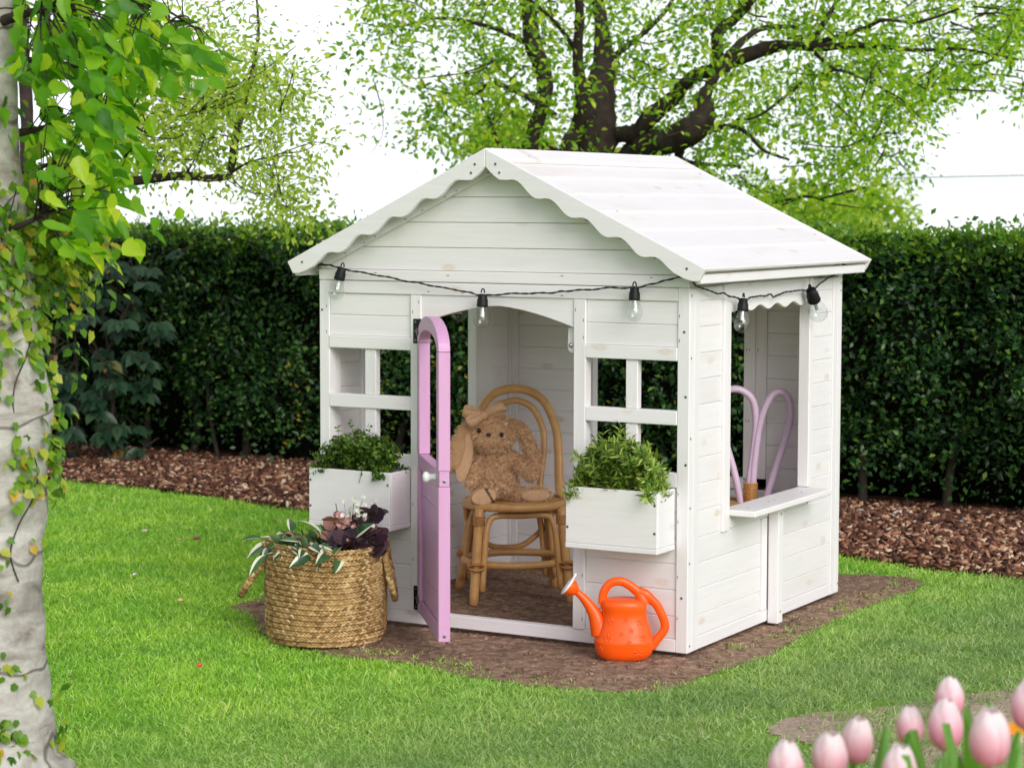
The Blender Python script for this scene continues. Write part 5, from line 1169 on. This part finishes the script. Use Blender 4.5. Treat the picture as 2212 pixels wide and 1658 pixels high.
def dens(u, v):
    if 1200 < u < 1560 and 180 < v < 350 and random.random() < .55: return 0.0
    left = 1/(1+math.exp(-(u-(815+max(0, v-150)*.55))/28)); vn = float(vnoise(np.array(u), np.array(v), .022, 80)); vn2 = float(vnoise(np.array(u), np.array(v), .05, 81))
    lower = 1/(1+math.exp((v-(330 if u < 1250 else 470))/18)) if u < 1800 else 1/(1+math.exp((v-(470-(u-1800)*.95 if u < 2110 else 175+(u-2110)*.3))/22))
    return np.clip(left*lower*(.50+.42*vn+.25*vn2), 0, 1)
cl1 = np.concatenate([region(640, dens, TD+.1, TD+1.9, 730, 2300, -230, 480, 90), region(230, dens, TD-1.3, TD, 730, 2300, -230, 480, 89)])
# leaves along the limbs too
lim = np.concatenate([P[R_ < .045] for P, R_ in allp]); lim = lim[rng.choice(len(lim), 110)]+rng.normal(0, .08, (110, 3))
V, F = crown(np.concatenate([cl1, lim]), 36, .066, .043, T_OVATE, .15, 91); tag(obj('crown', V, F, leaf_tree, tr), kind='stuff')
# fine twigs through the crown
tw = []
for c in cl1[::3]:
    a = c+rng.normal(0, .02, 3); nearest = lim[np.argmin(((lim-c)**2).sum(1))]; b = c+nrm(nearest-c)*min(.30, np.linalg.norm(nearest-c)); mid = (a+b)/2+rng.normal(0, .03, 3); tw.append(tube(catmull([b, mid, a, a+rng.normal(0, .07, 3)], 3), np.linspace(.005, .0015, 10), 4))
V, F = joinVF(tw); tag(obj('twigs', V, fix_degenerate(F), bark_dark, tr), kind='stuff')
# --- slender tree at left, one long level limb
SD = 9.6
base = ground_at(40, 443+4773*1.3/SD); st_ = thing('slender_tree', 'slender pale leaved tree with one long level dark limb left of the roof', 'tree', (base[0], base[1], GZ))
SL_ = [[(40, 1000, 0, 30), (36, 700, 0, 26), (40, 500, 0, 24), (55, 420, 0, 20), (60, 300, .1, 16), (50, 100, .2, 12), (40, -150, .3, 6)],
       [(50, 420, 0, 12), (130, 407, -.1, 9), (180, 400, -.1, 11), (260, 396, -.2, 12), (330, 386, -.2, 10), (400, 380, -.3, 10), (450, 385, -.3, 9), (498, 381, -.3, 7)],
       [(495, 384, -.3, 6), (503, 340, -.3, 9), (510, 290, -.3, 9), (525, 230, -.2, 7), (540, 175, -.2, 5), (553, 110, -.1, 4), (558, 50, 0, 3), (548, -60, .1, 2)],
       [(500, 372, -.3, 4), (540, 350, -.4, 2.5), (590, 338, -.4, 1.2)], [(510, 325, -.3, 3), (550, 310, -.4, 2), (585, 292, -.4, 1)],
       [(400, 378, -.3, 3), (420, 345, -.4, 2), (440, 300, -.5, 1.5), (430, 240, -.5, 1)], [(330, 384, -.2, 3), (345, 340, 0, 2), (370, 290, .1, 1.5), (350, 220, .1, 1)], [(525, 230, -.2, 3), (470, 180, -.2, 2), (430, 120, -.1, 1.2)], [(540, 175, -.2, 2.5), (600, 130, -.2, 1.5), (640, 100, -.2, 1)]]
slp = []
for li, L in enumerate(SL_):
    P, R_ = px_limb(L, SD, None)
    if li == 0: P[0] = (base[0], base[1], GZ)
    V, F = tube(P, R_, 9, jitter=.08 if R_.max() > .01 else .02); obj('trunk' if li == 0 else 'limb', V, fix_degenerate(F), bark_dark, st_, True); slp.append(P)
def dens2(u, v):
    vn = float(vnoise(np.array(u), np.array(v), .03, 83)); core = math.exp(-((u-400)/150)**2-((v-210)/140)**2)+.55*math.exp(-((u-600)/75)**2-((v-300)/150)**2)+.35*math.exp(-((u-630)/55)**2-((v-440)/60)**2)
    if v > 395 and u < 520: core *= .25
    return np.clip(core*(.6+.55*vn), 0, 1)
cl2 = region(400, dens2, SD-.9, SD+.7, 200, 720, -60, 500, 93)
V, F = crown(cl2, 24, .075, .032, T_OVATE, .25, 94); tag(obj('crown', V, F, leaf_pale, st_), kind='stuff')
tw = []; ls_ = np.concatenate(slp[1:])
for c in cl2[::3]:
    nearest = ls_[np.argmin(((ls_-c)**2).sum(1))]; b = c+nrm(nearest-c)*min(.28, np.linalg.norm(nearest-c)); tw.append(tube(catmull([b, (b+c)/2+rng.normal(0, .025, 3), c, c+rng.normal(0, .05, 3)], 3), np.linspace(.0035, .001, 10), 4))
V, F = joinVF(tw); tag(obj('twigs', V, fix_degenerate(F), bark_dark, st_), kind='stuff')
# --- far trees beyond the hedge
def far_tree(label, u, v, depth, r, h, mat, seed):
    c = spot(u, v, depth); t = thing('distant_tree', label, 'tree', (c[0], c[1], GZ), 'trees beyond the hedge'); q = np.random.default_rng(seed)
    tube_obj('trunk', [(c[0], c[1], GZ), (c[0]+.03, c[1], c[2]*.5), (c[0], c[1], c[2])], [.10, .08, .04], bark_dark, t, 8)
    m = 60; pts = nrm(q.normal(0, 1, (m, 3)))*q.uniform(.4, 1, (m, 1))*np.array([r, r, h])+c; V, F = crown(pts, 26, r*.16, .07, T_RHOMB, .1, seed+1); tag(obj('crown', V, F, mat, t), kind='stuff')
far_tree('round pale yellow green tree just above the hedge at right', 1895, 480, 16, .30, .30, leaf_pale, 101)
far_tree('low leafy tree showing between the roof edge and the hedge', 1735, 470, 14.5, .42, .22, leaf_pale, 103)
far_tree('pale leafy tree half hidden behind the roof ridge', 1100, 330, 16, .40, .28, leaf_pale, 105)
# --- white shed beyond the hedge
c = spot(1738, 505, 12.6); shd = thing('garden_shed', 'small white shed roof showing above the hedge behind the playhouse', 'shed', (c[0], c[1], GZ)); hz_ = c[2]-.035
box('wall', (c[0]-.40, c[1]-.2, GZ), (c[0]+.06, c[1]+.5, hz_), wz, shd, .004); o = box('roof', (c[0]-.45, c[1]-.26, hz_+.002), (c[0]+.10, c[1]+.56, hz_+.045), wx, shd, .006)
box('door', (c[0]-.25, c[1]-.215, GZ), (c[0]-.05, c[1]-.202, hz_-.2), wz, shd, .003)
# --- overhead cable
P = np.array([spot(1500, 392, 18), spot(1850, 386, 18), spot(2211, 379, 18), spot(3200, 360, 18)]); P = catmull(P, 8)
cb = obj('overhead_cable', *(lambda a: (a[0], fix_degenerate(a[1])))(tube(P, .006, 6)), plain('grey_cable', (.25, .26, .28), .6), None, True); tag(cb, 'thin overhead cable crossing the sky above the hedge at right', 'cable')

# --- pale trunk in the left foreground
b0 = ground_at(-25, 1660); tk = thing('pale_tree', 'pale barked tree trunk in the left foreground with broad hanging leaves', 'tree', (b0[0], b0[1], GZ)); dt = float((b0-CAM)@fwd)
prof_ = [(1700, -30, 190), (1640, -32, 158), (1560, -36, 146), (1450, -40, 143), (1300, -42, 137), (1150, -42, 136), (1080, -40, 142), (1000, -42, 142), (900, -42, 152), (800, -46, 142), (700, -50, 134), (600, -55, 128), (450, -62, 118), (300, -70, 112), (100, -72, 106), (-200, -80, 100), (-600, -80, 84)]
P = np.array([spot(u, v, dt) for v, u, r in prof_]); R_ = np.array([r*dt/FPX for *_, r in prof_]); P[0] = b0+np.array([0, 0, -.03])
Pc = catmull(P, 5); Rc = np.interp(np.linspace(0, 1, len(Pc)), np.linspace(0, 1, len(P)), R_); V, F = tube(Pc, Rc, 40); th_ = np.arange(len(V))
cen = np.repeat(Pc, 40, 0); lob = 1+.045*vnoise(V[:len(cen), 0]*1.0+V[:len(cen), 1], V[:len(cen), 2], 9, 110)+.03*vnoise(V[:len(cen), 0]-V[:len(cen), 1], V[:len(cen), 2], 24, 111); V[:len(cen)] = cen+(V[:len(cen)]-cen)*lob[:, None]
trunk = obj('trunk', V, fix_degenerate(F), barkmat(), tk, True)
BR = [[(-40, 150, 0, 20), (60, 130, .2, 7), (190, 145, .35, 5), (250, 137, .45, 4.5), (330, 132, .5, 4), (400, 118, .55, 3), (450, 120, .6, 2)], [(-40, 300, 0, 16), (80, 280, .1, 6), (170, 250, .2, 4), (250, 255, .3, 3), (320, 290, .35, 2)],
      [(-40, 60, 0, 16), (90, 20, -.1, 7), (200, -10, 0, 5), (330, 10, .1, 3), (420, 60, .2, 2)], [(-30, 520, 0, 12), (60, 480, -.1, 6), (140, 450, 0, 4), (230, 470, .1, 2.5)], [(-30, 430, 0, 12), (60, 370, .2, 5), (150, 350, .3, 3.5), (260, 370, .3, 2)]]
brp = []
for L in BR:
    P, R_ = px_limb(L, dt, None); V, F = tube(P, R_, 7, jitter=.04); obj('branch', V, fix_degenerate(F), bark_dark, tk, True); brp.append(P)
def dens3(u, v):
    vn = float(vnoise(np.array(u), np.array(v), .03, 85))
    a = 1.0*math.exp(-((u-150)/140)**2-((v-90)/150)**2)+.95*math.exp(-((u-330)/95)**2-((v-110)/75)**2)+.85*math.exp(-((u-170)/95)**2-((v-330)/130)**2)+.45*math.exp(-((u-130)/80)**2-((v-490)/60)**2)
    if u < 85: a *= .45
    return np.clip(a*(.75+.4*vn), 0, 1)
lc = region(820, dens3, dt-.30, dt+.65, -60, 480, -120, 560, 96); m = len(lc)
dd = nrm(RD*rng.normal(.55, .5, (m, 1))+VD*rng.normal(.1, .4, (m, 1))+np.array([[0, 0, 1.]])*rng.normal(-.55, .35, (m, 1))); uu = nrm(VD*rng.normal(.5, .5, (m, 1))+np.array([[0, 0, 1.]])*rng.normal(.6, .4, (m, 1))+RD*rng.normal(0, .5, (m, 1)))
V, F = scatter(T_BROAD, lc, frames(dd, uu), np.stack([rng.uniform(.034, .070, m), rng.uniform(.042, .074, m), rng.uniform(-.10, .16, m)], -1)); tag(obj('leaves', V, F, leaf_big, tk, True), kind='stuff')
tw = []; bb = np.concatenate(brp)
for c in lc[::3]:
    nearest = bb[np.argmin(((bb-c)**2).sum(1))]; tw.append(tube(catmull([nearest, (nearest+c)/2+np.array([0, 0, .02])+rng.normal(0, .012, 3), c], 3), np.linspace(.0028, .001, 7), 4))
V, F = joinVF(tw); tag(obj('twigs', V, fix_degenerate(F), bark_dark, tk), kind='stuff')
# --- ivy on the trunk
iv = thing('ivy', 'bright green ivy climbing the pale trunk at the left edge', 'climbing plant', (b0[0]+.1, b0[1]-.02, GZ)); ivm = leafmat('ivy_leaf', [(0, (.05, .14, .015)), (.4, (.13, .28, .02)), (.75, (.27, .40, .03)), (.94, (.42, .44, .05)), (1, (.60, .25, .03))], .4, .35, 1.6)
pos, dr, up, sz = [], [], [], []
def rad_at(v): vv = [p[0] for p in prof_][::-1]; return np.interp(v, vv, [p[1] for p in prof_][::-1]), np.interp(v, vv, [p[2] for p in prof_][::-1])*dt/FPX
q = np.random.default_rng(120)
def put(u, v, s, dep=0.0):
    cu_, r = rad_at(v); c = spot(cu_, v, dt); lat = (u-cu_)*dt/FPX; f = math.sqrt(max(0, r*r-lat*lat)) if abs(lat) < r else -q.uniform(0, .05)
    out = RD*lat/r*.9+VD*.5; p = c+RD*lat+VD*(f+.012+dep); pos.append(p+q.normal(0, .006, 3)); dr.append(np.array([0, 0, -.55])+RD*q.normal(.1, .5)+VD*.15); up.append(nrm(out+q.normal(0, .35, 3)+np.array([0, 0, .25]))); sz.append(s)
for k in range(520):
    v = q.normal(545, 95); u = q.normal(95+(v-560)*.02, 50); put(u, v, q.uniform(.014, .032), q.uniform(0, .02))
for k in range(120): v = q.uniform(380, 1000); cu_, r = rad_at(v); put(cu_+r*FPX/dt*q.uniform(.92, 1.14), v, q.uniform(.018, .036))
for k in range(170): put(q.normal(172, 36), q.normal(545, 55), q.uniform(.016, .034), q.uniform(0, .04))
for k in range(30): put(q.normal(30, 30), q.normal(850, 140), q.uniform(.014, .028))
for k in range(70): put(q.normal(90, 30), q.normal(1000, 40), q.uniform(.018, .032))
for c0, n_ in (((40, 1560), 26), ((120, 1590), 18), ((50, 1420), 10), ((60, 1180), 6), ((20, 1300), 5), ((125, 1500), 8), ((80, 1640), 26)):
    for k in range(n_): put(q.normal(c0[0], 18), q.normal(c0[1], 22), q.uniform(.014, .030))
V, F = scatter(T_IVY, np.array(pos), frames(np.array(dr), np.array(up)), np.array(sz)); tag(obj('leaves', V, F, ivm, iv, True), kind='stuff')
P = []
for v in np.arange(1240, 380, -60):
    cu_, r = rad_at(v); lat = r*(.80+.15*math.sin(v*.02)); P.append(spot(cu_, v, dt)+RD*lat+VD*(math.sqrt(max(1e-5, r*r-lat*lat))+.002))
tube_obj('vine', catmull(P, 4), .0018, twig_m, iv, 5)
# --- broad leaved shrub against the hedge at left
sb = ground_at(250, 1005); shb = thing('broadleaf_shrub', 'shaded shrub with large blue green leaves against the hedge at left', 'shrub', (sb[0], sb[1], GZ)); q = np.random.default_rng(130)
pos, dr, up, sz, tw = [], [], [], [], []
dsh = float((sb-CAM)@fwd)
for k in range(150):
    u, v = q.uniform(95, 520), q.uniform(540, 1000)
    if u > 330+max(0, 760-v)*.35 or q.uniform() > .95-.9*max(0, (u-300)/260): continue
    c = spot(u, v, dsh-q.uniform(-.15, .25)); ax0 = nrm(RD*q.normal(.2, .6)+VD*.5+np.array([0, 0, -.2])); tw.append(tube([c-ax0*.10+np.array([0, 0, .03]), c], .003, 4))
    for a in np.linspace(-1.2, 1.2, 5):
        e = nrm(np.cross(ax0, (0, 0, 1.))); pos.append(c); dr.append(ax0*math.cos(a)+e*math.sin(a)+np.array([0, 0, -.25])); up.append(np.array([0, 0, .9])+VD*.6+q.normal(0, .25, 3)); sz.append(q.uniform(.07, .12))
V, F = scatter(T_OVATE, np.array(pos), frames(np.array(dr), np.array(up)), np.array(sz)); tag(obj('leaves', V, F, leafmat('blue_green_leaf', [(0, (.014, .042, .022)), (.7, (.032, .080, .040)), (.97, (.07, .13, .06)), (1, (.45, .16, .03))], .15, .35, 1.2), shb, True), kind='stuff')
for k in range(7):
    x = sb+RD*q.normal(-.1, .3)+np.array([0, .05, 0]); tw.append(tube(catmull([x, x+np.array([q.normal(0, .05), 0, .4]), x+np.array([q.normal(0, .12), -.05, .85])], 4), np.linspace(.012, .005, 9), 6))
V, F = joinVF(tw); obj('stems', V, fix_degenerate(F), twig_m, shb, True)

# ================================================================== tulips in the foreground
def petalmat():
    m, nt, p = newmat('tulip_petal'); at = N(nt, 'ShaderNodeAttribute'); at.attribute_name = 'h'; v = coords(nt, (1, 1, 1), False); g = noise(nt, v, 60, 3)
    c = ramp(nt, at.outputs['Fac'], [(0, (.72, .52, .32)), (.08, (.90, .30, .46)), (.38, (.94, .50, .61)), (.70, (.95, .76, .79)), (1, (.96, .88, .87))])
    c = mixc(nt, .25, c, ramp(nt, g, [(.3, (.8, .6, .7)), (.7, (1.1, 1.1, 1.1))]), 'MULTIPLY'); nt.links.new(c, p.inputs['Base Color']); p.inputs['Roughness'].default_value = .45
    tr_ = N(nt, 'ShaderNodeBsdfTranslucent'); nt.links.new(c, tr_.inputs[0]); mx = N(nt, 'ShaderNodeMixShader'); mx.inputs[0].default_value = .35; nt.links.new(p.outputs[0], mx.inputs[1]); nt.links.new(tr_.outputs[0], mx.inputs[2]); nt.links.new(mx.outputs[0], nt.nodes['Material Output'].inputs[0]); return m
petal_m = petalmat(); tstem = leafmat('tulip_stem', [(0, (.14, .30, .06)), (1, (.20, .36, .08))], .2, .4, 1.3); tleaf = leafmat('tulip_leaf', [(0, (.14, .36, .06)), (1, (.24, .48, .09))], .4, .35, 1.4)
def tulip(label, u, v, depth, size, lean, seed, leaves=2):
    q = np.random.default_rng(seed); hc = spot(u, v, depth); foot = np.array([hc[0]+q.normal(0, .03)-lean*.05*RD[0], hc[1]+q.normal(0, .03)-lean*.05*RD[1], GZ-.01])
    t = thing('tulip', label, 'flower', foot, 'pale pink tulips in the foreground'); ax = nrm(RD*lean*.25+np.array([0, 0, 1])+VD*q.normal(0, .08)); b = hc-ax*size*.5
    tube_obj('stem', catmull([foot, foot*.5+b*.5+q.normal(0, .008, 3), b-ax*.03, b], 5), .0042, tstem, t, 8); x = nrm(np.cross(ax, (0.2, 1, .1))); y = np.cross(ax, x); a00 = q.uniform(0, 6); opn = q.uniform(.855, .905)
    for k in range(6):
        a0 = a00+k*math.pi/3; inner = k % 2; Rr = size*(.40 if not inner else .37); V, F, A_ = [], [], []; nu, nv_ = 9, 9; ln = size*(1.16+q.normal(0, .02)+.02*inner)
        for i in range(nv_):
            tt = i/(nv_-1); rr_ = Rr*(.04+.96*math.sin(math.pi*min(1, .06+opn*tt**.95))**.60)*(1 if tt > .02 else .5); wd = 1.05*(math.sin(math.pi*min(1, .12+.80*tt))**.6 if tt < .5 else max(.80, math.sin(math.pi*min(1, .12+.80*tt))**.6))
            for j in range(nu):
                s_ = (j/(nu-1)-.5)*2; an = a0+s_*wd*.95; r2 = rr_*(1-.03*abs(s_)+.012*(1-s_*s_)*6*.2); zz_ = ln*tt-ln*.11*s_*s_*tt**4; V.append(b+(x*math.cos(an)+y*math.sin(an))*r2+ax*zz_); A_.append(tt+.06*q.normal()*0-.12*(1-abs(s_))*(tt < .8))
                if i and j: e = i*nu+j; F.append((e-nu-1, e-nu, e, e-1))
        o = obj('petal', np.array(V), np.array(F), petal_m, t, True); at = o.data.attributes.new('h', 'FLOAT', 'POINT'); at.data.foreach_set('value', np.clip(np.array(A_, np.float32), 0, 1))
    for k in range(leaves):
        a = q.uniform(0, 6.28) if k else 1.2; dirv = np.array([math.cos(a), math.sin(a), 0]); L = np.linalg.norm(hc-foot)*q.uniform(.98, 1.10); V, F = [], []
        for i in range(9):
            tt = i/8; c = foot+np.array([0, 0, 1])*L*tt*(1-.05*tt)+dirv*(.02+.07*tt*tt); wv = .036*math.sin(math.pi*min(1, .10+.9*tt))**.8; sd_ = np.cross(dirv, (0, 0, 1.))
            for f in (-1, 0, 1): V.append(c+sd_*wv*f+dirv*abs(f)*.012)
            if i:
                for f in range(2): e = i*3+f; F.append((e-3, e-2, e+1, e))
        obj('leaf', np.array(V), np.array(F), tleaf, t, True)
for i, (lab, u, v, d, s, l) in enumerate([
    ('pale pink tulip farthest back, its head partly behind another', 2050, 1513, 3.45, .056, .05), ('pink tulip in front of the farthest one', 2042, 1574, 3.25, .063, .1), ('deeper pink tulip with ruffled top left of the tallest pair', 1965, 1574, 3.5, .054, -.1),
    ('largest pale pink tulip near the right edge', 2136, 1602, 3.05, .070, 0), ('pale pink tulip leaning right over its neighbour', 1850, 1606, 3.3, .061, .25), ('pale pink tulip overlapped by the one on its right', 1793, 1642, 3.2, .064, -.15),
    ('pale tulip cut by the bottom edge, leftmost of all', 1697, 1660, 3.15, .064, 0), ('pale tulip top just rising over the bottom edge', 1942, 1672, 3.1, .062, .1), ('pink tulip cut off by the right edge of the picture', 2222, 1530, 3.2, .064, 0)]):
    tulip(lab, u, v, d, s*1.03, l, 200+i, 3 if i not in (0, 6) else 1)
# orange and cream bloom among the leaves
c = spot(2186, 1585, 3.5); fl = thing('pansy', 'small orange and cream flower by the right edge behind the tulips', 'flower', (c[0], c[1], GZ)); q = np.random.default_rng(300)
tube_obj('stem', [(c[0], c[1], GZ), (c[0]+.01, c[1], c[2]*.5), c], .003, tstem, fl, 6)
for k in range(5):
    a = k*1.2566+.5; d = RD*math.cos(a)+np.array([0, 0, math.sin(a)]); V, F = scatter(T_ROUND, c[None], frames(d[None], VD[None]+.1), np.array([[.020, .020, .02]])); obj('petal', V, F, leafmat('cream_petal', [(0, (.75, .55, .38)), (1, (.80, .66, .5))], .3) if k > 2 else leafmat('orange_petal', [(0, (.80, .28, .02)), (1, (.85, .38, .03))], .3), fl, True)

# ================================================================== small things lying about
def petal_on(name, label, cat, u, v, s, c, seed, flat=.35, grp=None):
    p = ground_at(u, v, GZ+.008); V, F = ellipsoid(p+np.array([0, 0, s*flat*.6]), (s, s*.7, s*flat), np.array(Matrix.Rotation(seed, 3, 'Z')@Matrix.Rotation(.25, 3, 'X')), 12, 8); n_ = len(V); V += (vnoise(V[:, 0], V[:, 1], 160, seed)*s*.12)[:, None]*np.array([.6, .6, 1])
    o = obj(name, V, F, plain(name+str(seed), c, .5, 0, .15, 60, .1), None, True, origin=p); tag(o, label, cat, grp)
petal_on('fallen_crab_apple', 'small red fruit lying on the lawn in front of the basket', 'fruit', 431, 1438, .0085, (.62, .07, .05), 1, .9)
petal_on('fallen_petal', 'peach coloured fallen petal on the lawn left of the basket handle', 'petal', 390, 1297, .014, (.75, .45, .22), 2)
petal_on('fallen_petal', 'small pink fallen petal on the lawn left of the dark one', 'petal', 388, 1166, .012, (.70, .36, .34), 3)
petal_on('fallen_petal', 'dark red fallen petal on the lawn behind the basket', 'petal', 425, 1163, .014, (.35, .08, .09), 4, .5)
petal_on('fallen_petal', 'whitish fallen petal on the lawn nearest the pale trunk', 'petal', 290, 1241, .012, (.72, .66, .6), 5)
petal_on('fallen_petal', 'pale pink fallen petal farthest back on the left lawn', 'petal', 312, 1147, .014, (.70, .50, .45), 6)
petal_on('stone', 'pale rounded stone at the hedge foot beside the playhouse corner', 'stone', 1858, 1117, .036, (.55, .52, .45), 7, .6)
petal_on('stone', 'pale rounded stone on the bark bed, right of the one by the corner', 'stone', 1937, 1120, .036, (.55, .52, .45), 8, .6)
petal_on('stone', 'flat grey stone on the bark bed near the right edge', 'stone', 2080, 1140, .042, (.42, .46, .47), 9, .45)
